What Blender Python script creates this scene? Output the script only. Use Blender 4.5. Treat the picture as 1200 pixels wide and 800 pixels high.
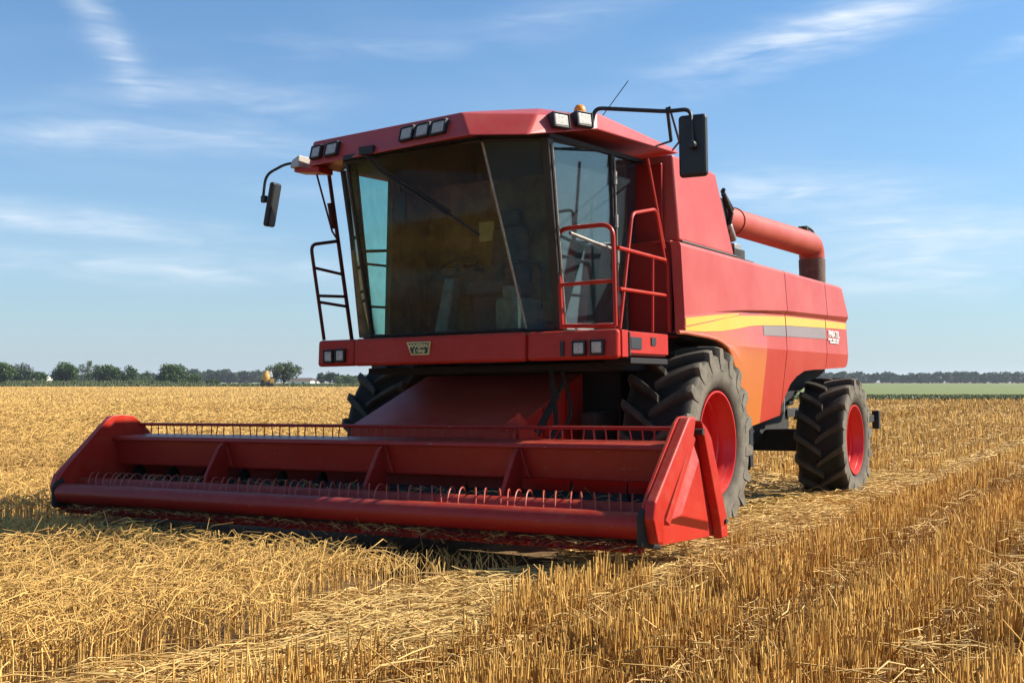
import bpy, math, random
import numpy as np
from mathutils import Vector, Matrix
from math import sin, cos, pi, radians, sqrt, atan2, tan

for o in list(bpy.data.objects):
    bpy.data.objects.remove(o)
S = bpy.context.scene
COL = S.collection
random.seed(7)
RNG = np.random.default_rng(11)

# ------------------------------------------------------------------ camera
YAW = radians(31)
CAM = Vector((5.51, -10.24, 1.5))
cd = bpy.data.cameras.new('camera')
cam = bpy.data.objects.new('camera', cd)
COL.objects.link(cam)
cam.location = CAM
cam.rotation_euler = (radians(90) + math.atan(47 / 1300), 0, YAW)
cd.sensor_width = 36
cd.lens = 36 * 1300 / 1200
cd.clip_start = 0.1
cd.clip_end = 6000
S.camera = cam
VR = Vector((cos(YAW), sin(YAW), 0))       # to the right of the photograph
VD = Vector((-sin(YAW), cos(YAW), 0))      # away from the viewer

# ------------------------------------------------------------------ light
SUN_H = Vector((0.77, 0.64, 0)).normalized()
SUN_EL = radians(38.5)
SUN = Vector((SUN_H.x * cos(SUN_EL), SUN_H.y * cos(SUN_EL), sin(SUN_EL)))
ld = bpy.data.lights.new('sun', 'SUN')
lo = bpy.data.objects.new('sun', ld)
COL.objects.link(lo)
lo.rotation_euler = SUN.to_track_quat('Z', 'Y').to_euler()
ld.energy = 5.0
ld.angle = radians(0.55)
ld.color = (1.0, 0.93, 0.82)

W = bpy.data.worlds.new('World')
S.world = W
W.use_nodes = True
nt = W.node_tree
N, L = nt.nodes, nt.links
N.clear()


def nd(tree, t, **kw):
    n = tree.nodes.new(t)
    for k, v in kw.items():
        setattr(n, k, v)
    return n


def mth(tree, op, a, b=None, c=None, clamp=False):
    n = tree.nodes.new('ShaderNodeMath')
    n.operation = op
    n.use_clamp = clamp
    for i, v in enumerate((a, b, c)):
        if v is None:
            continue
        if isinstance(v, (int, float)):
            n.inputs[i].default_value = v
        else:
            tree.links.new(v, n.inputs[i])
    return n.outputs[0]


sky = nd(nt, 'ShaderNodeTexSky', sky_type='NISHITA')
sky.sun_disc = False
sky.sun_elevation = SUN_EL
sky.sun_rotation = atan2(SUN.x, SUN.y)
sky.altitude = 50
sky.air_density = 1.0
sky.dust_density = 0.9
sky.ozone_density = 2.2
tc = nd(nt, 'ShaderNodeTexCoord')
sx = nd(nt, 'ShaderNodeSeparateXYZ')
L.new(tc.outputs['Generated'], sx.inputs[0])
# azimuth / elevation of the view direction (degrees); azimuth 0 = world +Y turned by 31 deg
az = mth(nt, 'MULTIPLY', mth(nt, 'ARCTAN2', sx.outputs['X'], sx.outputs['Y']), 180 / pi)
az = mth(nt, 'ADD', az, 31.0)
az = mth(nt, 'WRAP', az, 180.0, -180.0)
el = mth(nt, 'MULTIPLY', mth(nt, 'ARCSINE', sx.outputs['Z']), 180 / pi)
cv = nd(nt, 'ShaderNodeCombineXYZ')
L.new(az, cv.inputs[0])
L.new(el, cv.inputs[1])


def noise2(scale, sxy, rot, detail=6, rough=0.6, dist=0.0, off=(0, 0, 0)):
    mp = nd(nt, 'ShaderNodeMapping')
    mp.inputs['Location'].default_value = off
    mp.inputs['Rotation'].default_value = (0, 0, radians(rot))
    mp.inputs['Scale'].default_value = (sxy[0], sxy[1], 1)
    L.new(cv.outputs[0], mp.inputs[0])
    n = nd(nt, 'ShaderNodeTexNoise')
    n.inputs['Scale'].default_value = scale
    n.inputs['Detail'].default_value = detail
    n.inputs['Roughness'].default_value = rough
    n.inputs['Distortion'].default_value = dist
    L.new(mp.outputs[0], n.inputs['Vector'])
    return n.outputs['Fac']


wisp = noise2(0.5, (0.30, 1.3), -8, 6, 0.52, 1.0)
fibre = noise2(0.9, (0.28, 2.0), -12, 6, 0.5, 0.6, (3, 7, 0))
broad = noise2(0.10, (0.6, 2.2), -4, 4, 0.5, 0.3, (11, 2, 0))


def streak(a, e, la, le, rot, amp):
    """soft elongated patch of cirrus centred on azimuth a, elevation e (deg)"""
    da = mth(nt, 'SUBTRACT', az, a)
    de = mth(nt, 'SUBTRACT', el, e)
    c, s = cos(radians(rot)), sin(radians(rot))
    u = mth(nt, 'ADD', mth(nt, 'MULTIPLY', da, c / la), mth(nt, 'MULTIPLY', de, s / la))
    v = mth(nt, 'ADD', mth(nt, 'MULTIPLY', da, -s / le), mth(nt, 'MULTIPLY', de, c / le))
    q = mth(nt, 'ADD', mth(nt, 'MULTIPLY', u, u), mth(nt, 'MULTIPLY', v, v))
    return mth(nt, 'MULTIPLY', mth(nt, 'EXPONENT', mth(nt, 'MULTIPLY', q, -1.0)), amp)


STREAKS = [
    (16.0, 17.0, 7.5, 1.15, 14, 1.0), (20.0, 18.3, 4.5, 0.9, 16, .8), (12.0, 16.3, 4.0, .7, 6, .6),
    (-21.0, 17.6, 3.0, 0.8, -58, .75), (-19.5, 15.6, 1.6, .7, -62, .6),
    (-18.0, 14.2, 4.0, 0.7, 8, .5), (-12.0, 13.8, 3.0, .9, 3, .7), (-22.0, 11.8, 8, .8, 1, .75),
    (-13.0, 11.9, 5, .5, -3, .5), (-21, 7.6, 6.5, .7, -3, 1.2), (-17, 5.6, 9, .7, 0, .9),
    (14.5, 9.6, 5.5, 1.0, -2, 1.15), (22, 7.2, 7.0, 1.1, 2, 1.15), (20, 5.2, 8, .9, 0, 1.0), (24.5, 15.5, 2.5, .6, 20, .5),
    (-8, 16.8, 6, .8, 2, .3), (3, 18.6, 6, .9, 12, .35), (-10, 9.6, 9, .5, -3, .3),
    (-70, 25, 22, 6, 15, .5), (80, 30, 26, 7, -10, .5), (150, 22, 30, 6, 10, .5), (-140, 28, 25, 6, -12, .5), (10, 48, 30, 8, 20, .4),
]
acc = None
for s_ in STREAKS:
    v = streak(*s_)
    acc = v if acc is None else mth(nt, 'ADD', acc, v)
tex = mth(nt, 'MULTIPLY', mth(nt, 'SUBTRACT', wisp, 0.22), 1.9, clamp=True)
tex2 = mth(nt, 'MULTIPLY', mth(nt, 'SUBTRACT', fibre, 0.15), 1.5, clamp=True)
cl = mth(nt, 'MULTIPLY', acc, mth(nt, 'MULTIPLY', mth(nt, 'MULTIPLY', tex, tex2), 1.25))
cl = mth(nt, 'ADD', cl, mth(nt, 'MULTIPLY', mth(nt, 'SUBTRACT', broad, 0.5), 0.25))
veil = mth(nt, 'MULTIPLY', mth(nt, 'EXPONENT', mth(nt, 'MULTIPLY', mth(nt, 'ABSOLUTE', el), -0.10)), 0.72)
cl = mth(nt, 'MAXIMUM', cl, 0.0)
cl = mth(nt, 'MINIMUM', mth(nt, 'MULTIPLY', cl, 0.85), 0.85)
vm = nd(nt, 'ShaderNodeMix', data_type='RGBA')
L.new(veil, vm.inputs['Factor'])
vm.inputs['B'].default_value = (4.9, 5.35, 5.9, 1)
mx = nd(nt, 'ShaderNodeMix', data_type='RGBA')
L.new(cl, mx.inputs['Factor'])
SKYTINT = nd(nt, 'ShaderNodeMix', data_type='RGBA', blend_type='MULTIPLY')
SKYTINT.inputs['Factor'].default_value = 1.0
SKYTINT.inputs['B'].default_value = (0.57, 1.02, 1.30, 1)
L.new(sky.outputs[0], SKYTINT.inputs['A'])
L.new(SKYTINT.outputs['Result'], vm.inputs['A'])
L.new(vm.outputs['Result'], mx.inputs['A'])
mx.inputs['B'].default_value = (7.4, 8.0, 8.7, 1)
bg = nd(nt, 'ShaderNodeBackground')
bg.inputs['Strength'].default_value = 0.066
L.new(mx.outputs['Result'], bg.inputs['Color'])
wo = nd(nt, 'ShaderNodeOutputWorld')
L.new(bg.outputs[0], wo.inputs['Surface'])

S.view_settings.view_transform = 'Standard'
S.view_settings.look = 'None'
S.view_settings.gamma = 1
S.view_settings.exposure = 0.97
S.view_settings.use_curve_mapping = False
S.cycles.max_bounces = 8
S.cycles.transparent_max_bounces = 16
S.cycles.caustics_reflective = False
S.cycles.caustics_refractive = False

# ------------------------------------------------------------------ materials
def new_mat(name):
    m = bpy.data.materials.new(name)
    m.use_nodes = True
    t = m.node_tree
    b = t.nodes['Principled BSDF']
    return m, t, b


def ramp(t, fac, stops):
    r = t.nodes.new('ShaderNodeValToRGB')
    el_ = r.color_ramp.elements
    while len(el_) < len(stops):
        el_.new(0.5)
    for e, (p, c) in zip(el_, stops):
        e.position = p
        e.color = (*c, 1) if len(c) == 3 else c
    t.links.new(fac, r.inputs[0])
    return r.outputs[0]


def noise(t, scale, detail=4, rough=0.55, vec=None, sc=None):
    n = t.nodes.new('ShaderNodeTexNoise')
    n.inputs['Scale'].default_value = scale
    n.inputs['Detail'].default_value = detail
    n.inputs['Roughness'].default_value = rough
    if vec is None:
        c = t.nodes.new('ShaderNodeTexCoord')
        vec = c.outputs['Object']
    if sc:
        mp = t.nodes.new('ShaderNodeMapping')
        mp.inputs['Scale'].default_value = sc
        t.links.new(vec, mp.inputs[0])
        vec = mp.outputs[0]
    t.links.new(vec, n.inputs['Vector'])
    return n.outputs['Fac']


def mixc(t, fac, a, b, mode='MIX'):
    m = t.nodes.new('ShaderNodeMix')
    m.data_type = 'RGBA'
    m.blend_type = mode
    for key, v in (('Factor', fac), ('A', a), ('B', b)):
        s = m.inputs[key]
        if isinstance(v, (int, float)):
            s.default_value = v
        elif isinstance(v, tuple):
            s.default_value = (*v, 1) if len(v) == 3 else v
        else:
            t.links.new(v, s)
    return m.outputs['Result']


def bump(t, b, h, strength=0.2, dist=0.01):
    n = t.nodes.new('ShaderNodeBump')
    n.inputs['Strength'].default_value = strength
    n.inputs['Distance'].default_value = dist
    t.links.new(h, n.inputs['Height'])
    t.links.new(n.outputs[0], b.inputs['Normal'])


def paint(name, col, fade, rough=0.38, dust=0.25, dustcol=(0.33, 0.24, 0.14), coat=0.1, chips=0.0, spec=0.3):
    """sun-worn machine paint: faded patches, dust, a few chips"""
    m, t, b = new_mat(name)
    n1 = noise(t, 1.3, 5, 0.6)
    f1 = mth(t, 'MULTIPLY', mth(t, 'SUBTRACT', n1, 0.38), 3.2, clamp=True)
    c = mixc(t, f1, col, fade)
    n2 = noise(t, 9, 8, 0.7)
    f2 = mth(t, 'MULTIPLY', mth(t, 'SUBTRACT', n2, 0.5), dust * 5, clamp=True)
    f2 = mth(t, 'MULTIPLY', f2, 0.55)
    n4 = noise(t, 2.2, 4, 0.6, sc=(6, 6, 0.5))           # run-down streaks
    f4 = mth(t, 'MULTIPLY', mth(t, 'SUBTRACT', n4, 0.52), dust * 3, clamp=True)
    f2 = mth(t, 'MAXIMUM', f2, mth(t, 'MULTIPLY', f4, 0.5))
    c = mixc(t, f2, c, dustcol)
    ge = t.nodes.new('ShaderNodeNewGeometry')
    sg = t.nodes.new('ShaderNodeSeparateXYZ')
    t.links.new(ge.outputs['Normal'], sg.inputs[0])
    up = mth(t, 'POWER', mth(t, 'MAXIMUM', sg.outputs['Z'], 0.0), 1.5)
    up = mth(t, 'MULTIPLY', up, mth(t, 'MULTIPLY', mth(t, 'SUBTRACT', n2, 0.30), 0.5 + 1.6 * dust, clamp=True), clamp=True)
    c = mixc(t, up, c, dustcol)
    if chips:
        n3 = noise(t, 55, 3, 0.6)
        f3 = mth(t, 'GREATER_THAN', n3, 0.73 - chips * 0.05)
        c = mixc(t, f3, c, (0.05, 0.035, 0.03))
        n5 = noise(t, 7, 5, 0.75, sc=(1.0, 1.0, 3.5))
        f5 = mth(t, 'MULTIPLY', mth(t, 'GREATER_THAN', n5, 0.672), min(0.8, chips))
        c = mixc(t, f5, c, (0.30, 0.22, 0.17))
    t.links.new(c, b.inputs['Base Color'])
    t.links.new(mth(t, 'ADD', mth(t, 'MULTIPLY', n2, 0.25), rough - 0.1), b.inputs['Roughness'])
    b.inputs['Coat Weight'].default_value = coat
    b.inputs['Coat Roughness'].default_value = 0.25
    b.inputs['Specular IOR Level'].default_value = spec
    bump(t, b, noise(t, 3.0, 3), 0.12, 0.02)
    return m


def plain(name, col, rough=0.6, metal=0.0, var=0.35, scale=14, dust=0.0, bumpy=0.1):
    m, t, b = new_mat(name)
    n = noise(t, scale, 6, 0.65)
    a = tuple(x * (1 - var) for x in col)
    z = tuple(min(1, x * (1 + var)) for x in col)
    c = ramp(t, n, [(0.3, a), (0.7, z)])
    if dust:
        n2 = noise(t, 5, 6, 0.7)
        c = mixc(t, mth(t, 'MULTIPLY', mth(t, 'SUBTRACT', n2, 0.42), dust * 4, clamp=True), c, (0.30, 0.23, 0.14))
    t.links.new(c, b.inputs['Base Color'])
    b.inputs['Roughness'].default_value = rough
    b.inputs['Metallic'].default_value = metal
    if bumpy:
        bump(t, b, n, bumpy, 0.01)
    return m


M = {}
M['red'] = paint('red_paint', (0.40, 0.018, 0.008), (0.46, 0.034, 0.019), dust=0.10, coat=0.06, chips=0.3, spec=0.16)
M['red_faded'] = paint('faded_red_paint', (0.42, 0.052, 0.036), (0.46, 0.086, 0.064), rough=0.42, dust=0.15, coat=0.10, chips=0.25, spec=0.25)
M['red_lower'] = paint('orange_red_paint', (0.42, 0.030, 0.014), (0.45, 0.052, 0.028), rough=0.40, dust=0.18, coat=0.08)
M['red_header'] = paint('header_red_paint', (0.41, 0.016, 0.008), (0.50, 0.036, 0.020), dust=0.20, coat=0.03, chips=1.1, spec=0.25, rough=0.34)
M['red_rim'] = paint('rim_red_paint', (0.56, 0.010, 0.012), (0.60, 0.024, 0.024), rough=0.32, dust=0.08, coat=0.25)
M['red_dark'] = paint('dark_red_paint', (0.26, 0.011, 0.006), (0.31, 0.018, 0.011), dust=0.05, coat=0.0, spec=0.2)  # darker red; puts the shade inside the header into its colour
M['red_roof'] = paint('faded_sunlit_roof_red', (0.41, 0.030, 0.024), (0.47, 0.060, 0.048), rough=0.4, dust=0.06, coat=0.15, chips=0.2, spec=0.4)  # faded red, made paler still for the look of the sunlit facets
M['red_shaded'] = paint('shaded_header_red', (0.27, 0.010, 0.007), (0.33, 0.019, 0.012), rough=0.34, dust=0.08, coat=0.02, chips=0.8, spec=0.25)  # shaded copy of the header red for the beams, tubes and knife
M['under'] = plain('underside_shade_black', (0.005, 0.0045, 0.004), 0.85, bumpy=0)  # near-black, so the shade below and inside the machine lies in the colour
M['rail_shaded'] = paint('shaded_rail_paint', (0.07, 0.008, 0.007), (0.10, 0.012, 0.010), dust=0.1, coat=0.0, spec=0.2)  # railing red darkened to black-maroon: shade of the far side painted in
M['auger'] = paint('faded_red_brown_paint', (0.40, 0.058, 0.032), (0.44, 0.085, 0.052), rough=0.45, dust=0.12, coat=0.05)
M['spout'] = plain('rusty_brown_rubber', (0.11, 0.055, 0.035), 0.8, var=0.4, dust=0.25)
M['black'] = plain('black_plastic', (0.012, 0.012, 0.013), 0.5, dust=0.02)
M['soot'] = plain('dark_grimy_steel', (0.014, 0.012, 0.010), 0.8, dust=0.05)
M['rubber_trim'] = plain('black_seal_rubber', (0.012, 0.012, 0.013), 0.6)
M['steel'] = plain('worn_bare_steel', (0.30, 0.27, 0.24), 0.45, 0.6, dust=0.2)
M['tan_seat'] = plain('grey_seat_cloth', (0.10, 0.095, 0.085), 0.9)
M['interior'] = plain('dusty_brown_cab_lining', (0.23, 0.148, 0.066), 0.9, var=0.65, scale=3.5)
M['console'] = plain('grey_green_console', (0.16, 0.19, 0.16), 0.6)
M['yellow'] = paint('yellow_stripe_paint', (0.58, 0.36, 0.012), (0.61, 0.39, 0.04), rough=0.4, dust=0.05, coat=0.3)
M['grey_stripe'] = paint('grey_stripe_paint', (0.22, 0.17, 0.155), (0.25, 0.19, 0.17), rough=0.45, dust=0.08, coat=0.2)
M['white_letter'] = plain('white_lettering', (0.75, 0.74, 0.68), 0.5, var=0.1)
M['emblem_yellow'] = plain('pale_yellow_emblem', (0.62, 0.52, 0.20), 0.45, var=0.2)
M['white_paint'] = plain('white_painted_wall', (0.75, 0.73, 0.68), 0.8, var=0.08, scale=0.5)
M['roof_dark'] = plain('dark_slate_roof', (0.09, 0.06, 0.05), 0.8, scale=0.8)
M['orange_machine'] = plain('ochre_machine_paint', (0.62, 0.33, 0.06), 0.5, var=0.2, scale=2)
M['bark'] = plain('brown_bark', (0.07, 0.05, 0.035), 0.9, scale=6)
M['amber'] = plain('amber_lens', (0.75, 0.27, 0.01), 0.25, var=0.05)

# orange wheel-arch paint running to red at the top of the panel
m, t, b = new_mat('orange_panel_paint')
tcn = t.nodes.new('ShaderNodeTexCoord')
sp = t.nodes.new('ShaderNodeSeparateXYZ')
t.links.new(tcn.outputs['Object'], sp.inputs[0])
nz = noise(t, 1.5, 4)
hh = mth(t, 'ADD', sp.outputs['Z'], mth(t, 'MULTIPLY', mth(t, 'SUBTRACT', nz, 0.5), 0.25))
oc = ramp(t, mth(t, 'MULTIPLY', mth(t, 'SUBTRACT', hh, 0.9), 0.8, clamp=True),
          [(0.0, (0.54, 0.155, 0.022)), (0.62, (0.53, 0.14, 0.026)), (0.86, (0.50, 0.105, 0.045)), (1.0, (0.49, 0.08, 0.055))])
bl = mth(t, 'MULTIPLY', mth(t, 'SUBTRACT', mth(t, 'ADD', sp.outputs['Y'], mth(t, 'MULTIPLY', nz, 0.3)), 0.75), 0.95, clamp=True)
bz = mth(t, 'MULTIPLY', mth(t, 'SUBTRACT', sp.outputs['Z'], 1.80), 9.0, clamp=True)
oc = mixc(t, mth(t, 'MULTIPLY', bl, bz), oc, (0.48, 0.072, 0.054))
n2 = noise(t, 8, 7, 0.7)
oc = mixc(t, mth(t, 'MULTIPLY', mth(t, 'SUBTRACT', n2, 0.52), 1.2, clamp=True), oc, (0.40, 0.24, 0.10))
t.links.new(oc, b.inputs['Base Color'])
b.inputs['Roughness'].default_value = 0.4
b.inputs['Coat Weight'].default_value = 0.25
bump(t, b, noise(t, 3, 3), 0.1, 0.02)
M['orange'] = m

# tyre rubber: dusty sidewalls, darker tread
m, t, b = new_mat('tyre_rubber')
at = t.nodes.new('ShaderNodeAttribute')
at.attribute_name = 'dust'
n1 = noise(t, 6, 7, 0.7)
n2 = noise(t, 40, 4, 0.6)
fac = mth(t, 'MULTIPLY', at.outputs['Fac'], mth(t, 'ADD', mth(t, 'MULTIPLY', mth(t, 'SUBTRACT', n1, 0.5), 2.2), 0.85, clamp=True), clamp=True)
c = mixc(t, fac, (0.013, 0.0115, 0.010), (0.175, 0.150, 0.112))
c = mixc(t, mth(t, 'MULTIPLY', mth(t, 'SUBTRACT', n2, 0.58), 1.2, clamp=True), c, (0.10, 0.08, 0.055))
t.links.new(c, b.inputs['Base Color'])
b.inputs['Roughness'].default_value = 0.8
b.inputs['Specular IOR Level'].default_value = 0.15
bump(t, b, n2, 0.35, 0.01)
M['tyre'] = m


def glass(name, tint, dirt_sheen, dirt_sheen_col, ior=1.5, streaky=0.7):
    m, t, b = new_mat(name)
    t.nodes.remove(b)
    out = t.nodes['Material Output']
    tr = t.nodes.new('ShaderNodeBsdfTransparent')
    tr.inputs[0].default_value = (*tint, 1)
    gl = t.nodes.new('ShaderNodeBsdfGlossy')
    gl.inputs['Roughness'].default_value = 0.03
    lw = t.nodes.new('ShaderNodeLayerWeight')
    lw.inputs['Blend'].default_value = 0.5
    f0 = ((ior - 1) / (ior + 1)) ** 2
    fr_out = mth(t, 'ADD', mth(t, 'MULTIPLY', mth(t, 'POWER', lw.outputs['Facing'], 5.0), 1 - f0), f0)
    df = t.nodes.new('ShaderNodeBsdfDiffuse')
    df.inputs[0].default_value = (*dirt_sheen_col, 1)
    n = noise(t, 2.5, 7, 0.7, sc=(1, 1, 0.35))
    n_s = noise(t, 5.0, 6, 0.65, sc=(4, 4, 0.35))
    n_f = noise(t, 38.0, 2, 0.5, sc=(1.2, 1.2, 0.25))
    f = mth(t, 'ADD', mth(t, 'MULTIPLY', mth(t, 'SUBTRACT', n, 0.45), 1.6), 0.55)
    f = mth(t, 'ADD', f, mth(t, 'MULTIPLY', mth(t, 'SUBTRACT', n_s, 0.5), streaky))
    f = mth(t, 'MULTIPLY', mth(t, 'ADD', f, mth(t, 'MULTIPLY', mth(t, 'GREATER_THAN', n_f, 0.70), 0.9), clamp=True), dirt_sheen)
    m1 = t.nodes.new('ShaderNodeMixShader')
    m2 = t.nodes.new('ShaderNodeMixShader')
    t.links.new(f, m1.inputs[0])
    t.links.new(tr.outputs[0], m1.inputs[1])
    t.links.new(df.outputs[0], m1.inputs[2])
    t.links.new(fr_out, m2.inputs[0])
    t.links.new(m1.outputs[0], m2.inputs[1])
    t.links.new(gl.outputs[0], m2.inputs[2])
    t.links.new(m2.outputs[0], out.inputs['Surface'])
    return m


M['glass_front'] = glass('tinted_windshield_glass', (0.88, 0.92, 0.86), 0.10, (0.38, 0.21, 0.065), 1.3, 3.0)
M['glass_side'] = glass('tinted_side_glass', (0.64, 0.78, 0.80), 0.17, (0.13, 0.18, 0.21), 2.0)  # bluish film: dust with some of the sky's reflection painted in
M['glass_corner'] = glass('tinted_corner_glass', (0.66, 0.80, 0.85), 0.13, (0.17, 0.27, 0.33), 1.3)  # blue film is a painted reflection of the sky
M['glass_left'] = glass('teal_side_glass', (0.70, 0.93, 0.90), 0.04, (0.2, 0.25, 0.2), 1.3)

m, t, b = new_mat('lamp_lens')
v = t.nodes.new('ShaderNodeTexVoronoi')
v.inputs['Scale'].default_value = 34
tcn = t.nodes.new('ShaderNodeTexCoord')
t.links.new(tcn.outputs['Object'], v.inputs['Vector'])
t.links.new(ramp(t, v.outputs['Distance'], [(0.0, (0.20, 0.18, 0.15)), (0.45, (0.44, 0.40, 0.34))]), b.inputs['Base Color'])
b.inputs['Roughness'].default_value = 0.3
b.inputs['Coat Weight'].default_value = 0.3
bump(t, b, v.outputs['Distance'], 0.12, 0.005)
M['lens'] = m


def straw_mat(name, dark, light, transl=0.13):
    m, t, b = new_mat(name)
    a = t.nodes.new('ShaderNodeAttribute')
    a.attribute_name = 'tone'
    c = ramp(t, a.outputs['Fac'], [(0.0, dark), (0.55, tuple((x + y) / 2 for x, y in zip(dark, light))), (1.0, light)])
    t.links.new(c, b.inputs['Base Color'])
    b.inputs['Roughness'].default_value = 0.55
    b.inputs['Specular IOR Level'].default_value = 0.3
    tl = t.nodes.new('ShaderNodeBsdfTranslucent')
    t.links.new(c, tl.inputs[0])
    mm = t.nodes.new('ShaderNodeMixShader')
    mm.inputs[0].default_value = transl
    t.links.new(b.outputs[0], mm.inputs[1])
    t.links.new(tl.outputs[0], mm.inputs[2])
    t.links.new(mm.outputs[0], t.nodes['Material Output'].inputs['Surface'])
    return m


M['wheat'] = straw_mat('ripe_wheat_straw', (0.32, 0.145, 0.028), (0.88, 0.56, 0.165))
M['stubble'] = straw_mat('cut_stubble_straw', (0.27, 0.115, 0.022), (0.85, 0.52, 0.140))
M['swath'] = straw_mat('loose_straw', (0.40, 0.20, 0.046), (0.95, 0.67, 0.25))


def leaf_mat(name, a, z):
    m, t, b = new_mat(name)
    at = t.nodes.new('ShaderNodeAttribute')
    at.attribute_name = 'tone'
    c = ramp(t, at.outputs['Fac'], [(0, a), (1, z)])
    t.links.new(c, b.inputs['Base Color'])
    b.inputs['Roughness'].default_value = 0.6
    tl = t.nodes.new('ShaderNodeBsdfTranslucent')
    t.links.new(c, tl.inputs[0])
    mm = t.nodes.new('ShaderNodeMixShader')
    mm.inputs[0].default_value = 0.25
    t.links.new(b.outputs[0], mm.inputs[1])
    t.links.new(tl.outputs[0], mm.inputs[2])
    t.links.new(mm.outputs[0], t.nodes['Material Output'].inputs['Surface'])
    return m


M['leaf'] = leaf_mat('green_leaves', (0.026, 0.056, 0.009), (0.085, 0.145, 0.026))
M['leaf_pale'] = leaf_mat('grey_green_leaves', (0.050, 0.080, 0.030), (0.125, 0.165, 0.065))
M['leaf_far'] = leaf_mat('dark_far_leaves', (0.018, 0.034, 0.014), (0.045, 0.070, 0.024))
M['verge'] = leaf_mat('rank_grass', (0.05, 0.075, 0.018), (0.15, 0.17, 0.05))

# ------------------------------------------------------------------ mesh helpers
def V3(*a):
    return Vector(a)


class MB:
    def __init__(self):
        self.v, self.f, self.fm, self.sm = [], [], [], []

    def add(self, vs, fs, mi=0, smooth=False):
        k = len(self.v)
        self.v += [tuple(p) for p in vs]
        for f in fs:
            self.f.append([i + k for i in f])
            self.fm.append(mi)
            self.sm.append(smooth)

    def box(self, c, s, rot=None, mi=0):
        c = Vector(c)
        hx, hy, hz = s[0] / 2, s[1] / 2, s[2] / 2
        vs = [Vector((x, y, z)) for x in (-hx, hx) for y in (-hy, hy) for z in (-hz, hz)]
        if rot is not None:
            vs = [rot @ p for p in vs]
        self.add([c + p for p in vs], [(0, 1, 3, 2), (4, 6, 7, 5), (0, 4, 5, 1), (2, 3, 7, 6), (0, 2, 6, 4), (1, 5, 7, 3)], mi)

    def hexa(self, p, mi=0):
        """8 corners: bottom ring 0-3, top ring 4-7"""
        self.add(p, [(3, 2, 1, 0), (4, 5, 6, 7), (0, 1, 5, 4), (1, 2, 6, 5), (2, 3, 7, 6), (3, 0, 4, 7)], mi)

    def prism(self, poly, vec, mi=0):
        """closed polygon of 3D points extruded by vec"""
        vec = Vector(vec)
        n = len(poly)
        a = [Vector(p) for p in poly]
        self.add(a + [p + vec for p in a],
                 [tuple(range(n - 1, -1, -1)), tuple(range(n, 2 * n))] + [(i, (i + 1) % n, n + (i + 1) % n, n + i) for i in range(n)], mi)

    def loft(self, rings, mi=0, cap=True, smooth=False, closed=True):
        n = len(rings[0])
        vs = [p for r in rings for p in r]
        fs = []
        for k in range(len(rings) - 1):
            for i in range(n if closed else n - 1):
                j = (i + 1) % n
                fs.append((k * n + i, k * n + j, (k + 1) * n + j, (k + 1) * n + i))
        self.add(vs, fs, mi, smooth)
        if cap:
            k0 = len(self.v) - len(vs)
            self.f.append([k0 + i for i in range(n - 1, -1, -1)]); self.fm.append(mi); self.sm.append(False)
            self.f.append([k0 + (len(rings) - 1) * n + i for i in range(n)]); self.fm.append(mi); self.sm.append(False)

    def tube(self, pts, r, n=8, mi=0, cap=True):
        pts = [Vector(p) for p in pts]
        rings = []
        up = None
        for i, p in enumerate(pts):
            if i == 0:
                tv = pts[1] - p
            elif i == len(pts) - 1:
                tv = p - pts[i - 1]
            else:
                tv = (pts[i + 1] - p).normalized() + (p - pts[i - 1]).normalized()
            tv.normalize()
            if up is None:
                up = Vector((0, 0, 1)) if abs(tv.z) < 0.9 else Vector((1, 0, 0))
            x = tv.cross(up)
            x.normalize()
            up = x.cross(tv)
            up.normalize()
            rr = r[i] if isinstance(r, (list, tuple)) else r
            rings.append([p + (x * cos(2 * pi * k / n) + up * sin(2 * pi * k / n)) * rr for k in range(n)])
        self.loft(rings, mi, cap, True)

    def lathe(self, prof, n=64, mi=0, c=(0, 0, 0), axis='X'):
        """prof: (axial, radius)"""
        c = Vector(c)
        vs, fs = [], []
        for a, r in prof:
            for k in range(n):
                t_ = 2 * pi * k / n
                if axis == 'X':
                    vs.append(c + Vector((a, -r * cos(t_), r * sin(t_))))
                elif axis == 'Z':
                    vs.append(c + Vector((r * cos(t_), r * sin(t_), a)))
                else:
                    vs.append(c + Vector((r * cos(t_), a, r * sin(t_))))
        for i in range(len(prof) - 1):
            for k in range(n):
                j = (k + 1) % n
                fs.append((i * n + k, i * n + j, (i + 1) * n + j, (i + 1) * n + k))
        self.add(vs, fs, mi, True)

    def build(self, name, mat, parent=None, bevel=0.0, seg=2, solid=0.0, loc=None, auto=False):
        me = bpy.data.meshes.new(name)
        me.from_pydata(self.v, [], self.f)
        mats = mat if isinstance(mat, (list, tuple)) else [mat]
        for x in mats:
            me.materials.append(M[x] if isinstance(x, str) else x)
        me.polygons.foreach_set('material_index', self.fm)
        me.polygons.foreach_set('use_smooth', self.sm)
        me.update()
        import bmesh
        bm = bmesh.new()
        bm.from_mesh(me)
        bmesh.ops.recalc_face_normals(bm, faces=bm.faces)
        bm.to_mesh(me)
        bm.free()
        if any(self.sm):
            try:
                me.set_sharp_from_angle(angle=radians(38))
            except Exception:
                pass
        o = bpy.data.objects.new(name, me)
        COL.objects.link(o)
        if parent is not None:
            o.parent = parent
        if loc is not None:
            o.location = loc
        if solid:
            s = o.modifiers.new('solid', 'SOLIDIFY')
            s.thickness = solid
            s.offset = -1
        if bevel:
            bv = o.modifiers.new('bevel', 'BEVEL')
            bv.width = bevel
            bv.segments = seg
            bv.limit_method = 'ANGLE'
            bv.angle_limit = radians(30)
        return o


def tag(o, label, cat, group=None, kind=None):
    o['label'] = label
    o['category'] = cat
    if group:
        o['group'] = group
    if kind:
        o['kind'] = kind
    return o


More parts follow.
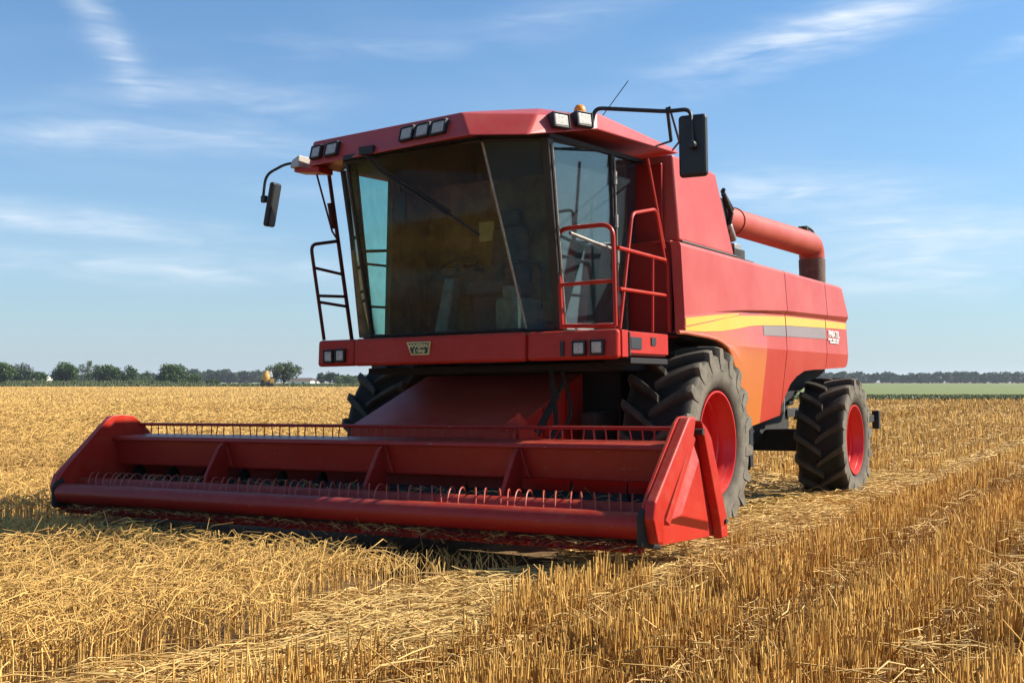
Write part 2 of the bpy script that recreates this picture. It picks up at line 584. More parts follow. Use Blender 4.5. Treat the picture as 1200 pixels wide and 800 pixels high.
def empty(name, loc=(0, 0, 0), rz=0):
    o = bpy.data.objects.new(name, None)
    o.empty_display_size = 0.3
    COL.objects.link(o)
    o.location = loc
    o.rotation_euler = (0, 0, rz)
    return o


def arc_pts(pts, rad, n=5):
    """polyline with rounded corners"""
    pts = [Vector(p) for p in pts]
    out = [pts[0]]
    for i in range(1, len(pts) - 1):
        a, b_, c_ = pts[i - 1], pts[i], pts[i + 1]
        d1, d2 = (a - b_), (c_ - b_)
        rr = min(rad, d1.length * 0.45, d2.length * 0.45)
        p1, p2 = b_ + d1.normalized() * rr, b_ + d2.normalized() * rr
        for k in range(n + 1):
            s = k / n
            out.append(p1 * (1 - s) ** 2 + b_ * 2 * s * (1 - s) + p2 * s * s)
    out.append(pts[-1])
    return out


def text_mesh(txt, size, depth, shear=0.0, bold=0.0):
    cu = bpy.data.curves.new('lettering', 'FONT')
    cu.body = txt
    cu.size = size
    cu.extrude = depth
    cu.shear = shear
    cu.offset = bold
    cu.align_x = 'CENTER'
    cu.align_y = 'CENTER'
    o = bpy.data.objects.new('lettering_source', cu)
    COL.objects.link(o)
    dg = bpy.context.evaluated_depsgraph_get()
    me = bpy.data.meshes.new_from_object(o.evaluated_get(dg))
    bpy.data.objects.remove(o)
    bpy.data.curves.remove(cu)
    return me


# ================================================================== SETTING
def at(px, D, z=0.0):
    """ground point D metres away in the direction of photo column px"""
    p = CAM + VD * D + VR * ((px - 600) / 1300 * D)
    return Vector((p.x, p.y, z))


# ground sheet (soil and straw litter), wide enough to reach the horizon
m, t, b = new_mat('straw_littered_soil')
n1 = noise(t, 30, 10, 0.75)
n2 = noise(t, 0.6, 6, 0.6)
n3 = noise(t, 4, 8, 0.7, sc=(3.0, 0.4, 1))
c = ramp(t, n1, [(0.34, (0.028, 0.013, 0.004)), (0.54, (0.11, 0.052, 0.013)), (0.72, (0.36, 0.19, 0.05))])
c = mixc(t, mth(t, 'MULTIPLY', mth(t, 'SUBTRACT', n2, 0.4), 2.0, clamp=True), c, (0.34, 0.20, 0.065))
c = mixc(t, mth(t, 'MULTIPLY', mth(t, 'SUBTRACT', n3, 0.52), 3.0, clamp=True), c, (0.45, 0.28, 0.10))
t.links.new(c, b.inputs['Base Color'])
b.inputs['Roughness'].default_value = 0.95
bump(t, b, n1, 0.8, 0.05)
g = MB()
g.add([(-4000, -4000, 0), (4000, -4000, 0), (4000, 4000, 0), (-4000, 4000, 0)], [(0, 1, 2, 3)])
M['soil'] = m
ground = g.build('ground', 'soil')
ground['kind'] = 'structure'


def field_mat(name, a, z, scale, mid=None):
    m, t, b = new_mat(name)
    n1 = noise(t, scale, 8, 0.7)
    n2 = noise(t, scale * 0.03, 4, 0.6)
    c = ramp(t, n1, [(0.3, a), (0.7, z)])
    c = mixc(t, mth(t, 'MULTIPLY', n2, 0.5), c, mid or z)
    t.links.new(c, b.inputs['Base Color'])
    b.inputs['Roughness'].default_value = 0.9
    bump(t, b, n1, 0.6, 0.1)
    return m


M['green_field'] = field_mat('pale_green_crop', (0.085, 0.108, 0.016), (0.150, 0.172, 0.032), 1.2)
M['grass_verge'] = field_mat('grass_verge_ground', (0.06, 0.09, 0.022), (0.13, 0.16, 0.045), 1.0)
M['far_meadow'] = field_mat('pale_far_meadow', (0.20, 0.21, 0.09), (0.30, 0.30, 0.14), 0.3)

# the right-hand green crop beyond the stubble; left-hand verge beyond the wheat
def sheet(name, quad, z, mat):
    s = MB()
    s.add([(p.x, p.y, z) for p in quad], [tuple(range(len(quad)))])
    o = s.build(name, mat)
    o['kind'] = 'structure'
    return o


sheet('green_field', [at(760, 84), at(1750, 80), at(3200, 900), at(700, 900)], 0.02, 'green_field')
sheet('grass_verge', [at(-900, 262), at(620, 262), at(560, 420), at(-900, 420)], 0.02, 'grass_verge')
sheet('far_meadow', [at(-1200, 421), at(560, 421), at(690, 1500), at(-900, 1500)], 0.012, 'far_meadow')

# ------------------------------------------------------------------ straw, wheat and stubble (numpy strips)
def strips(name, mat, base, tip, mid, rad, tone, label, cat, sides=3):
    """every stalk: a bent three-sided straw base-mid-tip; arrays (n,3)"""
    n = len(base)
    ax = tip - base
    ax /= np.linalg.norm(ax, axis=1)[:, None] + 1e-9
    ref = np.where(np.abs(ax[:, 2:3]) > 0.8, np.array([[1.0, 0, 0]]), np.array([[0, 0, 1.0]]))
    ph = RNG.uniform(0, 2 * pi, n)
    a = np.cross(ax, ref)
    a /= np.linalg.norm(a, axis=1)[:, None]
    b_ = np.cross(ax, a)
    V = np.empty((n, 3, sides, 3))
    for k in range(sides):
        th = ph + 2 * pi * k / sides
        off = a * np.cos(th)[:, None] + b_ * np.sin(th)[:, None]
        V[:, 0, k] = base + off * rad[:, None]
        V[:, 1, k] = mid + off * rad[:, None]
        V[:, 2, k] = tip + off * (rad * 0.75)[:, None]
    nv = 3 * sides
    q = []
    for ring in (0, 1):
        for k in range(sides):
            j = (k + 1) % sides
            q.append([ring * sides + k, ring * sides + j, (ring + 1) * sides + j, (ring + 1) * sides + k])
    q = np.array(q)
    F = (np.arange(n) * nv)[:, None, None] + q[None]
    F = F.reshape(-1, 4)
    me = bpy.data.meshes.new(name)
    me.vertices.add(n * nv)
    me.vertices.foreach_set('co', V.reshape(-1).astype(np.float32))
    me.loops.add(F.size)
    me.loops.foreach_set('vertex_index', F.reshape(-1).astype(np.int32))
    me.polygons.add(len(F))
    me.polygons.foreach_set('loop_start', np.arange(0, F.size, 4, dtype=np.int32))
    me.update(calc_edges=True)
    at_ = me.attributes.new('tone', 'FLOAT', 'POINT')
    at_.data.foreach_set('value', np.repeat(tone, nv).astype(np.float32))
    me.materials.append(M[mat])
    o = bpy.data.objects.new(name, me)
    COL.objects.link(o)
    tag(o, label, cat, kind='stuff')
    return o


camx, camy = CAM.x, CAM.y


def scatter(n, dmin, dmax, power, margin=0.6):
    """points in the viewed sector; density falls as D**-power"""
    n = int(n * 1.2)
    u = RNG.random(n)
    e = 2 - power
    D = (dmin ** e + u * (dmax ** e - dmin ** e)) ** (1 / e)
    half = D * 0.54 + margin + 1.4
    s = RNG.uniform(-1, 1, n) * half
    x = camx + VD.x * D + VR.x * s
    y = camy + VD.y * D + VR.y * s
    return x, y, D


def edge_x(y):
    """wavy edge between the standing wheat and the cut strip"""
    return 1.0 + 0.22 * np.sin(y * 1.9 + 0.6) + 0.12 * np.sin(y * 4.3) + np.where(y > -3.4, 0.15, 0.0) - np.where(y < -6, 0.12, 0)


def in_machine(x, y):
    h = (x > -4.15) & (x < 2.35) & (y > -2.95) & (y < -1.45)
    w = (x > -2.35) & (x < 1.75) & (y > -1.5) & (y < 6.0)
    return h | w


def smooth_noise(x, y, seed, sc):
    r = np.random.default_rng(seed)
    out = np.zeros_like(x)
    for _ in range(7):
        th, f, p = r.uniform(0, 2 * pi), sc * r.uniform(0.5, 1.8), r.uniform(0, 6.28)
        out += np.sin((x * np.cos(th) + y * np.sin(th)) * f + p)
    return out / 7


def tone_of(n, x, y, lo=0.25, hi=0.95):
    tt = RNG.beta(2.0, 2.0, n) * (hi - lo) + lo
    return np.clip(tt + 0.25 * smooth_noise(x, y, 5, 0.8), 0, 1)


# --- standing wheat (left of the cut edge, and all of the field beyond the machine on the left)
n = 165000
x, y, D = scatter(n, 4.0, 270, 1.55)
col_ = 600 + 1300 * ((x - camx) * VR.x + (y - camy) * VR.y) / np.maximum(D, 1)
k = (((x < edge_x(y)) & (y < -1.5)) | ((x < -4.0) & (y >= -1.5) & ((y < 6) | (col_ < 640))) | (x < -3.5 - 0.04 * (y - 6)) & (y > 6) & (col_ < 640)) & ~in_machine(x, y)
# the wheat under the shaded header side is not there: cut
x, y, D = x[k], y[k], D[k]
n = len(x)
h = 0.33 + 0.07 * smooth_noise(x, y, 1, 1.6) + RNG.normal(0, 0.045, n)
h = np.where((y < -5.2), h * 0.92, h)
near_edge = np.clip(1 - (edge_x(y) - x) / 0.5, 0, 1) * (y < -1.5)
h *= 1 + 0.12 * near_edge
h *= 1 - 0.42 * np.clip((y + 4.3) / 0.7, 0, 1) * (y < -2.6) * (x > -4.4)
h = np.clip(h, 0.08, 0.6)
rad = 0.0034 * RNG.uniform(0.75, 1.25, n) * np.maximum(1.0, D / 9.0) ** 0.9
lean_d = 2.2 + 1.3 * smooth_noise(x, y, 3, 0.9) + RNG.normal(0, 0.9, n)
lean = np.abs(RNG.normal(0.10, 0.10, n)) + 0.15 * np.clip(smooth_noise(x, y, 9, 1.1) + 0.2, 0, 1)
bx = np.stack([x, y, np.full(n, -0.01)], 1)
dirv = np.stack([np.cos(lean_d), np.sin(lean_d), np.zeros(n)], 1)
mid = bx + np.array([0, 0, 1.0]) * (h * 0.68)[:, None] + dirv * (h * lean * 0.35)[:, None]
tip = bx + np.array([0, 0, 1.0]) * (h * 0.95)[:, None] + dirv * (h * (lean * 1.6 + 0.12))[:, None]
strips('standing_wheat', 'wheat', bx, tip, mid, rad, tone_of(n, x, y, 0.3, 1.0),
       'standing ripe golden wheat filling the left of the field before the header', 'wheat')

# --- its lodged, tangled top layer
n = 88000
x, y, D = scatter(n, 4.0, 60, 1.5)
k = (((x < edge_x(y) - 0.05) & (y < -3.9)) | ((x < -4.4) & (y >= -3.9))) & ~in_machine(x, y)
x, y, D = x[k], y[k], D[k]
n = len(x)
z0 = 0.265 + 0.07 * smooth_noise(x, y, 1, 1.6) + RNG.normal(0, 0.035, n)
ln = RNG.uniform(0.10, 0.34, n)
th = 2.6 + 1.4 * smooth_noise(x, y, 3, 0.9) + RNG.normal(0, 0.9, n)
dirv = np.stack([np.cos(th), np.sin(th), RNG.normal(0.02, 0.28, n)], 1)
c0 = np.stack([x, y, z0], 1)
base = c0 - dirv * ln[:, None] * 0.5
tip = c0 + dirv * ln[:, None] * 0.5
bend = np.stack([RNG.normal(0, 0.025, n), RNG.normal(0, 0.025, n), np.abs(RNG.normal(0.02, 0.025, n))], 1)
strips('lodged_wheat', 'wheat', base, tip, c0 + bend, 0.0030 * RNG.uniform(0.7, 1.3, n) * np.maximum(1, D / 9) ** 0.9, tone_of(n, x, y, 0.4, 1.0),
       'tangled lodged wheat lying over the standing crop in the left foreground', 'wheat')

# --- stubble: cut rows running with the machine, right of the cut strip and behind it
n = 270000
x, y, D = scatter(n, 4.0, 86, 1.45)
stub_left = 2.0 + 0.12 * np.sin(y * 2.1) + 0.10 * np.sin(y * 0.9 + 1) + 0.42 * np.clip((y + 2.2) / 1.5, 0, 1) + np.clip(y, 0, 60) * 0.045
row = np.round(x / 0.23) * 0.23 + RNG.normal(0, 0.036, len(x)) + 0.02 * np.sin(y * 3)
x = np.where(RNG.random(len(x)) < 0.9, row, x)
reg_r = x > stub_left
col_ = 600 + 1300 * ((x - camx) * VR.x + (y - camy) * VR.y) / np.maximum(D, 1)
reg_b = ((x > -3.6) | (col_ > 640) & (y > 6)) & (x < stub_left) & (y > -1.0)
k = (reg_r | (reg_b & (RNG.random(len(x)) < 0.45) & ((x < 1.2) | (y > 7)))) & ~in_machine(x, y)
x, y, D = x[k], y[k], D[k]
n = len(x)
gap = smooth_noise(x, y, 21, 5.0)
band_ = np.sin(2 * pi * (x + 0.05 * np.sin(y * 0.7)) / 0.92)
h = 0.215 + 0.03 * smooth_noise(x, y, 2, 1.3) + RNG.normal(0, 0.035, n)
h = np.clip(h, 0.05, 0.34) * np.where(gap < -0.38, 0.55, 1.0) * (1 + 0.30 * band_)
rad = 0.0046 * RNG.uniform(0.7, 1.3, n) * np.maximum(1, D / 11) ** 0.9
bx = np.stack([x, y, np.full(n, -0.01)], 1)
lean = np.where(RNG.random(n) < 0.10, RNG.normal(0, 0.55, n), RNG.normal(0, 0.10, n))
th = RNG.uniform(0, 2 * pi, n)
dirv = np.stack([np.cos(th), np.sin(th), np.zeros(n)], 1)
mid = bx + np.array([0, 0, 1.0]) * (h * 0.5)[:, None] + dirv * (h * lean * 0.3)[:, None]
tip = bx + np.array([0, 0, 1.0]) * h[:, None] + dirv * (h * lean)[:, None]
strips('stubble', 'stubble', bx, tip, mid, rad, np.clip(tone_of(n, x, y, 0.1, 0.95) + 0.20 * band_, 0, 1),
       'upright rows of cut golden brown stubble covering the right foreground', 'stubble')

# --- loose straw on the cut strip and scattered through the stubble
n = 190000
x, y, D = scatter(n, 4.0, 75, 1.4)
sl = 2.0 + 0.42 * np.clip((y + 2.2) / 1.5, 0, 1) + np.clip(y, 0, 60) * 0.045
ex = np.where(y < -1.5, edge_x(y), 1.35)
strip_ = (x > ex - 0.05) & (x < sl + 0.35)
row_r = (x > sl) & (RNG.random(len(x)) < np.where(np.sin(2 * pi * (x + 0.05 * np.sin(y * 0.7)) / 0.92) < -0.35, 0.34, 0.07))
row_b = (x > -3.6) & (x <= ex) & (y > -1.0) & (RNG.random(len(x)) < 0.4)
k = strip_ | row_r | row_b
x, y, D, on_strip = x[k], y[k], D[k], strip_[k]
n = len(x)
ln = RNG.uniform(0.08, 0.42, n)
th = np.where(on_strip, RNG.normal(0.35, 0.75, n) + 0.8 * smooth_noise(x, y, 31, 1.4), RNG.uniform(0, 2 * pi, n))
zz = np.where(on_strip, np.abs(RNG.normal(0.035, 0.035, n)), np.abs(RNG.normal(0.05, 0.06, n)))
zz += 0.03 * (1 + smooth_noise(x, y, 33, 3.0)) * on_strip
midx = sl[k] - 0.42
zz += on_strip * (y > -1.5) * 0.07 * np.exp(-((x - midx) / 0.34) ** 2) * RNG.random(n)
dirv = np.stack([np.cos(th), np.sin(th), RNG.normal(0, 0.10, n)], 1)
c0 = np.stack([x, y, zz + 0.012], 1)
base = c0 - dirv * ln[:, None] * 0.5
tip = c0 + dirv * ln[:, None] * 0.5
base[:, 2] = np.maximum(base[:, 2], 0.004)
tip[:, 2] = np.maximum(tip[:, 2], 0.004)
bend = np.stack([RNG.normal(0, 0.02, n), RNG.normal(0, 0.02, n), np.abs(RNG.normal(0, 0.02, n))], 1)
strips('loose_straw', 'swath', base, tip, c0 + bend, 0.0034 * RNG.uniform(0.7, 1.4, n) * np.maximum(1, D / 9) ** 0.9, tone_of(n, x, y, 0.35, 1.0),
       'pale loose straw lying flat along the cut strip beside the wheels', 'straw')

# --- green strip at the edge of the right-hand field and rank grass before the hedge
n = 26000
px = RNG.uniform(850, 1560, n)
DD = RNG.uniform(82, 98, n)
base = np.array([[*at(a, d_)] for a, d_ in zip(px, DD)])
h = RNG.uniform(0.18, 0.42, n)
tip = base + np.stack([RNG.normal(0, 0.12, n), RNG.normal(0, 0.12, n), h], 1)
strips('field_edge_grass', 'verge', base, tip, (base + tip) / 2, np.full(n, 0.05), RNG.random(n) * 0.6 + 0.15,
       'dark green leafy strip along the edge of the right hand field', 'grass')
n = 26000
px = RNG.uniform(-180, 470, n)
DD = RNG.uniform(272, 330, n)
base = np.array([[*at(a, d_)] for a, d_ in zip(px, DD)])
h = RNG.uniform(0.3, 1.0, n) * (1 + 0.9 * (px < 215 + RNG.normal(0, 18, n)) * (DD > 296))
tip = base + np.stack([RNG.normal(0, 0.3, n), RNG.normal(0, 0.3, n), h], 1)
strips('verge_grass', 'verge', base, tip, (base + tip) / 2, np.full(n, 0.14), RNG.random(n) * 0.8,
       'rank green grass along the far edge of the wheat before the hedge trees', 'grass')


# ------------------------------------------------------------------ trees
def leaf_cloud(centres, radii, per, size, squash=0.85, rng=RNG):
    """many leaf-clump faces spread through lumpy crown volumes; returns verts (n,4,3), tone"""
    P, T = [], []
    for c_, r_ in zip(centres, radii):
        k_ = int(per * r_ ** 1.6) + 20
        d_ = rng.normal(0, 1, (k_, 3))
        d_ /= np.linalg.norm(d_, axis=1)[:, None]
        rr = r_ * (rng.random(k_) ** 0.35) * rng.uniform(0.75, 1.12, k_)
        p = np.array(c_) + d_ * rr[:, None] * np.array([1, 1, squash])
        P.append(p)
        T.append(rng.uniform(0, 1) * 0.45 + rng.random(k_) * 0.55)
    P = np.concatenate(P)
    T = np.concatenate(T)
    n_ = len(P)
    nrm = rng.normal(0, 1, (n_, 3))
    nrm[:, 2] = np.abs(nrm[:, 2]) + 0.3
    nrm /= np.linalg.norm(nrm, axis=1)[:, None]
    a = np.cross(nrm, rng.normal(0, 1, (n_, 3)))
    a /= np.linalg.norm(a, axis=1)[:, None]
    b_ = np.cross(nrm, a)
    s = size * rng.uniform(0.6, 1.4, n_)
    V = np.stack([P + a * s[:, None], P + b_ * s[:, None] * 0.7, P - a * s[:, None], P - b_ * s[:, None] * 0.7], 1)
    V[:, :, 2] = np.maximum(V[:, :, 2], 0.02)
    return V, T


def quad_obj(name, V, T, mat, parent=None):
    n_ = len(V)
    me = bpy.data.meshes.new(name)
    me.vertices.add(n_ * 4)
    me.vertices.foreach_set('co', V.reshape(-1).astype(np.float32))
    me.loops.add(n_ * 4)
    me.loops.foreach_set('vertex_index', np.arange(n_ * 4, dtype=np.int32))
    me.polygons.add(n_)
    me.polygons.foreach_set('loop_start', np.arange(0, n_ * 4, 4, dtype=np.int32))
    me.update(calc_edges=True)
    at_ = me.attributes.new('tone', 'FLOAT', 'POINT')
    at_.data.foreach_set('value', np.repeat(T, 4).astype(np.float32))
    me.materials.append(M[mat])
    o = bpy.data.objects.new(name, me)
    COL.objects.link(o)
    if parent:
        o.parent = parent
    return o


def tree(name, px, D, wpx, hpx, label, cat, mat='leaf', group=None, low=0.0, lumps=11, seed=0, per=60, leaf=0.26):
    """a broadleaf tree or bush seen wpx wide and hpx tall (photo pixels) at distance D"""
    rng = np.random.default_rng(seed + 100)
    rnd = random.Random(seed)
    w_, h_ = wpx / 1300 * D * 1.18, hpx / 1300 * D * 1.0
    root = empty(name, at(px, D))
    tag(root, label, cat, group)
    tk = MB()
    th = h_ * 0.55
    tk.tube([(0, 0, -0.1), (0.05 * w_ * rnd.uniform(-1, 1), 0, th * 0.5), (0.08 * w_ * rnd.uniform(-1, 1), 0, th)],
            [h_ * 0.030, h_ * 0.022, h_ * 0.012], 7)
    cs, rs = [], []
    for i in range(lumps):
        a = 2 * pi * i / lumps + rnd.uniform(-0.3, 0.3)
        q = rnd.uniform(0.15, 1)
        zc = h_ * (low + (1 - low) * rnd.uniform(0.22, 0.80))
        f = sqrt(max(0.1, 1 - ((zc / h_ - 0.45) / 0.62) ** 2))
        r_ = w_ * rnd.uniform(0.13, 0.21)
        rad_ = (w_ / 2 - r_ * 0.9) * q * f
        c_ = (cos(a) * rad_, sin(a) * rad_, min(zc, h_ - r_ * 0.8))
        cs.append(c_)
        rs.append(r_)
        tk.tube([(0, 0, th * rnd.uniform(0.3, 0.6)), (c_[0] * 0.5, c_[1] * 0.5, c_[2] * 0.75), c_],
                [h_ * 0.012, h_ * 0.008, h_ * 0.004], 5)
    cs.append((0, 0, h_ * (low * 0.5 + 0.5)))
    rs.append(w_ * 0.27)
    cs.append((w_ * 0.05, 0, h_ - w_ * 0.15))
    rs.append(w_ * 0.15)
    tk.build('trunk', 'bark', root)
    V, T = leaf_cloud(cs, rs, per, leaf)
    quad_obj('crown', V, T, mat, root)
    return root


TREES = [
    # px, D, width px, height px, low, material, label
    (4, 300, 34, 30, 0, 'leaf', 'dark green tree cut by the left edge of the photo', 'tree'),
    (27, 345, 44, 29, 0, 'leaf_far', 'dull green tree second from the left edge, behind the hedge end', 'tree'),
    (48, 330, 22, 19, 0, 'leaf', 'low dark bush in front of the pale barn at far left', 'bush'),
    (78, 315, 40, 30, 0, 'leaf', 'rounded dark green tree just right of the pale barn at far left', 'tree'),
    (104, 350, 22, 31, .1, 'leaf_pale', 'narrow taller grey green tree between two rounded trees of the left hedge', 'tree'),
    (124, 312, 34, 27, 0, 'leaf', 'broad dark tree in the middle of the left hedge', 'tree'),
    (150, 318, 30, 26, 0, 'leaf', 'dark tree right beside the broad middle tree of the left hedge', 'tree'),
    (172, 340, 26, 20, 0, 'leaf_pale', 'small pale green tree in the dip of the left hedge', 'bush'),
    (202, 308, 50, 28, 0, 'leaf', 'largest rounded dark tree at the right end of the left hedge', 'tree'),
    (226, 312, 28, 16, 0, 'leaf', 'low bush tapering off the right end of the left hedge', 'bush'),
    (250, 320, 20, 9, 0, 'leaf', 'smallest low shrub standing alone past the end of the left hedge', 'bush'),
    (333, 285, 44, 31, .05, 'leaf_pale', 'lone round grey green tree beside the small ochre machine', 'tree'),
    (376, 420, 15, 16, .1, 'leaf_far', 'small round tree right of the low white sheds', 'tree'),
    (387, 400, 20, 17, .05, 'leaf_far', 'darker taller tree just left of the left front tyre', 'tree'),
    (406, 395, 30, 13, 0, 'leaf', 'low wide bush half hidden behind the left front tyre', 'bush'),
]
for i, (px, D_, w_, h_, low, mat, lab, cat) in enumerate(TREES):
    tree('hedge_tree' if cat == 'tree' else 'hedge_bush', px, D_, w_, h_, lab, cat, mat, 'trees and bushes on the left horizon', low, seed=i,
         per=95 if D_ < 330 else 60, leaf=0.26 if mat != 'leaf_pale' else 0.22)


def far_wood(name, x0, x1, D, hpx, label, seed, step=5.0):
    rng = np.random.default_rng(seed)
    base = []
    px = x0
    cs, rs = [], []
    while px < x1:
        p = at(px, D + rng.uniform(-12, 12))
        h_ = hpx / 1300 * D * rng.uniform(0.78, 1.12)
        r_ = h_ * rng.uniform(0.34, 0.5)
        cs.append((p.x, p.y, h_ - r_)); rs.append(r_)
        cs.append((p.x + rng.uniform(-2, 2), p.y, h_ * 0.42)); rs.append(h_ * 0.42)
        px += step * rng.uniform(0.55, 1.3)
    V, T = leaf_cloud(cs, rs, 40, 0.9, 0.9, rng)
    o = quad_obj(name, V, T, 'leaf_far')
    tag(o, label, 'wood', kind='stuff')


far_wood('far_wood', 215, 322, 820, 16, 'even dark wood on the left horizon behind the hedge', 3, 4.0)
far_wood('far_treeline', 690, 1560, 880, 13.5, 'long dark bluish treeline on the right horizon behind the green field', 4, 4.5)
far_wood('distant_wood', -200, 215, 800, 12, 'distant wood seen in gaps behind the left hedge', 6, 4.5)
far_wood('distant_copse', 395, 520, 700, 11, 'distant trees low behind the left front tyre', 8, 4.5)


def shed(px, D, wpx, hpx, depth, label, wallmat='white_paint'):
    w_, h_ = wpx / 1300 * D, hpx / 1300 * D
    root = empty('shed', at(px, D), YAW)
    tag(root, label, 'shed')
    wl = MB()
    wl.box((0, 0, h_ * 0.3), (w_, depth, h_ * 0.6))
    wl.build('wall', wallmat, root)
    rf = MB()
    e = w_ * 0.52
    rf.prism([(-e, -depth * .55, h_ * 0.6), (-e, depth * .55, h_ * 0.6), (-e, 0, h_)], (2 * e, 0, 0))
    rf.build('roof', 'roof_dark' if wallmat == 'white_paint' else wallmat, root)
    for q in (-0.25, 0.18):
        dr = MB()
        dr.box((w_ * q, -depth / 2 - 0.03, h_ * 0.22), (w_ * 0.10, 0.06, h_ * 0.44))
        dr.build('door', 'roof_dark', root)
    return root


M['barn_wall'] = plain('pale_cream_sheet', (0.62, 0.58, 0.50), 0.7, var=0.1, scale=0.3)
shed(353, 430, 27, 9, 9, 'long low white shed with dark roof right of the lone round tree')
shed(366, 445, 16, 8, 8, 'short white shed with dark roof next to the small round tree')
shed(50, 430, 13, 12, 8, 'pale cream barn showing through the gap in the left hedge', 'barn_wall')

# small ochre machine beside the lone tree
om = empty('farm_machine', at(313, 268), YAW + 0.3)
om.scale = (1.1, 1.1, 1.1)
tag(om, 'small ochre farm machine with pale tilted drum beside the lone round tree', 'machine')
q = MB()
q.box((0, 0, 0.85), (2.6, 1.7, 0.45)); q.box((-0.95, 0, 1.35), (0.5, 1.5, 0.7))
q.build('chassis', 'under', om, 0.04)
q = MB()
rm = Matrix.Rotation(radians(-78), 3, 'Y')
prof = [(-1.3, 0.1), (-1.2, 0.62), (-0.4, 1.05), (0.5, 0.95), (1.3, 0.5), (1.45, 0.1)]
tmp = MB(); tmp.lathe(prof, 20)
q.add([rm @ Vector(p) + Vector((-0.25, 0, 2.35)) for p in tmp.v], tmp.f, 0, True)
q.build('drum', 'orange_machine', om)
q = MB(); q.box((0.75, 0, 2.95), (0.7, 1.3, 1.3), Matrix.Rotation(radians(-12), 3, 'Y')); q.build('hopper', 'white_paint', om, 0.05)
q = MB(); q.box((1.0, 0, 1.5), (0.9, 1.5, 1.0)); q.build('engine_cover', 'orange_machine', om, 0.05)
for sx_ in (-0.85, 0.85):
    for sy_ in (-0.9, 0.9):
        q = MB(); q.lathe([(-0.18, 0.1), (-0.18, 0.5), (-0.1, 0.56), (0.1, 0.56), (0.18, 0.5), (0.18, 0.1)], 20, axis='Y')
        q.build('wheel', 'soot', om, loc=(sx_, sy_, 0.55))

# ================================================================== THE COMBINE HARVESTER
CH = empty('combine_harvester', (0, 0, 0))
CH.rotation_euler = (0, -radians(0.8), 0)       # stands on a slight side slope
tag(CH, 'red combine harvester with a wide red header parked at the edge of the standing wheat', 'combine harvester')
XM = -0.10                                       # the machine's centre line


def mirror_copy(o, parent=None):
    """a copy for the other flank, mirrored about the centre line"""
    c_ = o.copy()
    COL.objects.link(c_)
    c_.parent = parent if parent is not None else o.parent
    if parent is None:
        c_.scale = (-1, 1, 1)
        c_.location = (2 * XM - o.location.x, o.location.y, o.location.z)
    for ch in list(o.children):
        mirror_copy(ch, c_)
    return c_


# ---- hull and chassis
q = MB()
q.box((XM, 2.45, 2.32), (3.1, 5.3, 0.88))
q.box((XM, 2.2, 1.55), (2.5, 4.2, 0.75))
q.hexa([(-1.5, 3.4, 1.2), (1.3, 3.4, 1.2), (1.3, 5.3, 1.62), (-1.5, 5.3, 1.62), (-1.5, 3.4, 1.95), (1.3, 3.4, 1.95), (1.3, 5.42, 1.95), (-1.5, 5.42, 1.95)])
q.build('hull', 'under', CH, 0.02)
q = MB()
for x_ in (-0.85, 0.75):
    q.box((x_, 2.1, 0.95), (0.16, 6.0, 0.5))
q.box((XM, 0.0, 0.92), (3.0, 0.34, 0.42))
q.box((XM, 4.18, 0.72), (2.9, 0.26, 0.28))
q.box((XM, 2.3, 0.85), (1.2, 3.2, 0.5))
q.tube([(-1.0, 4.2, 0.8), (1.1, 4.35, 0.72)], 0.05)
q.build('chassis', 'soot', CH, 0.015)
# machinery seen under the cab
q = MB()
q.tube(arc_pts([(0.72, -1.55, 1.6), (0.75, -1.5, 1.05), (0.70, -1.75, 0.9)], 0.15), 0.025)
q.tube(arc_pts([(0.80, -1.5, 1.6), (0.83, -1.35, 1.2), (0.78, -1.6, 0.95)], 0.15), 0.018)
q.box((XM, -0.7, 1.62), (2.5, 1.7, 0.06))  # near-black floor slab, doubles as the shade under the platform
q.box((XM, -0.38, 1.1), (1.9, 0.05, 1.0))
q.build('underfloor_gear', 'under', CH, 0.01)
q = MB(); q.tube([(0.60, -1.62, 1.02), (0.66, -1.35, 1.36)], 0.035, 10); q.tube([(0.66, -1.35, 1.36), (0.68, -1.25, 1.48)], 0.02, 10)
q.build('lift_cylinder', 'soot', CH)

# ---- side panels (three a side)
ARCH = [(-.58, 1.935), (-.3, 1.925), (.0, 1.915), (.22, 1.90), (.39, 1.875), (.52, 1.83), (.63, 1.775), (.72, 1.71), (.80, 1.64), (.88, 1.55),
        (.95, 1.45), (1.04, 1.34), (1.12, 1.23), (1.25, 1.09), (1.38, .97)]
BOT1 = ARCH + [(1.87, 1.015), (2.59, 1.085)]
BOT2 = [(2.61, 1.20), (2.70, 1.30), (2.87, 1.45), (3.08, 1.54), (3.39, 1.61), (3.8, 1.63), (4.325, 1.64)]
BOT3 = [(4.345, 1.645), (4.9, 1.66), (5.25, 1.67), (5.36, 1.685), (5.41, 1.73)]
CRU = [(-.61, 2.096), (.29, 2.176), (1.1, 2.235), (2.54, 2.308), (4.26, 2.345), (5.5, 2.375)]
CRL = [(-.61, 2.090), (.29, 2.168), (1.1, 2.215), (2.53, 2.262), (4.25, 2.293), (5.5, 2.305)]


def lerp(tab, y_):
    return float(np.interp(y_, [p[0] for p in tab], [p[1] for p in tab]))


def panel_x(y_, z_):
    """outer face of the side panels"""
    cu_, cl_ = lerp(CRU, y_), lerp(CRL, y_)
    dip = 0.035 * min(1, max(0, (y_ - 0.2) / 1.2))
    if z_ >= cu_:
        return 1.61 - 0.028 * (z_ - cu_) / (2.78 - cu_)
    if z_ >= cl_:
        return 1.61 - dip * (cu_ - z_) / (cu_ - cl_)
    if z_ >= 1.85:
        return 1.61 - dip + 0.02 * (cl_ - z_) / (cl_ - 1.85) * min(1, dip / 0.035)
    return 1.61 - dip + 0.02 - 0.13 * (1.85 - z_)


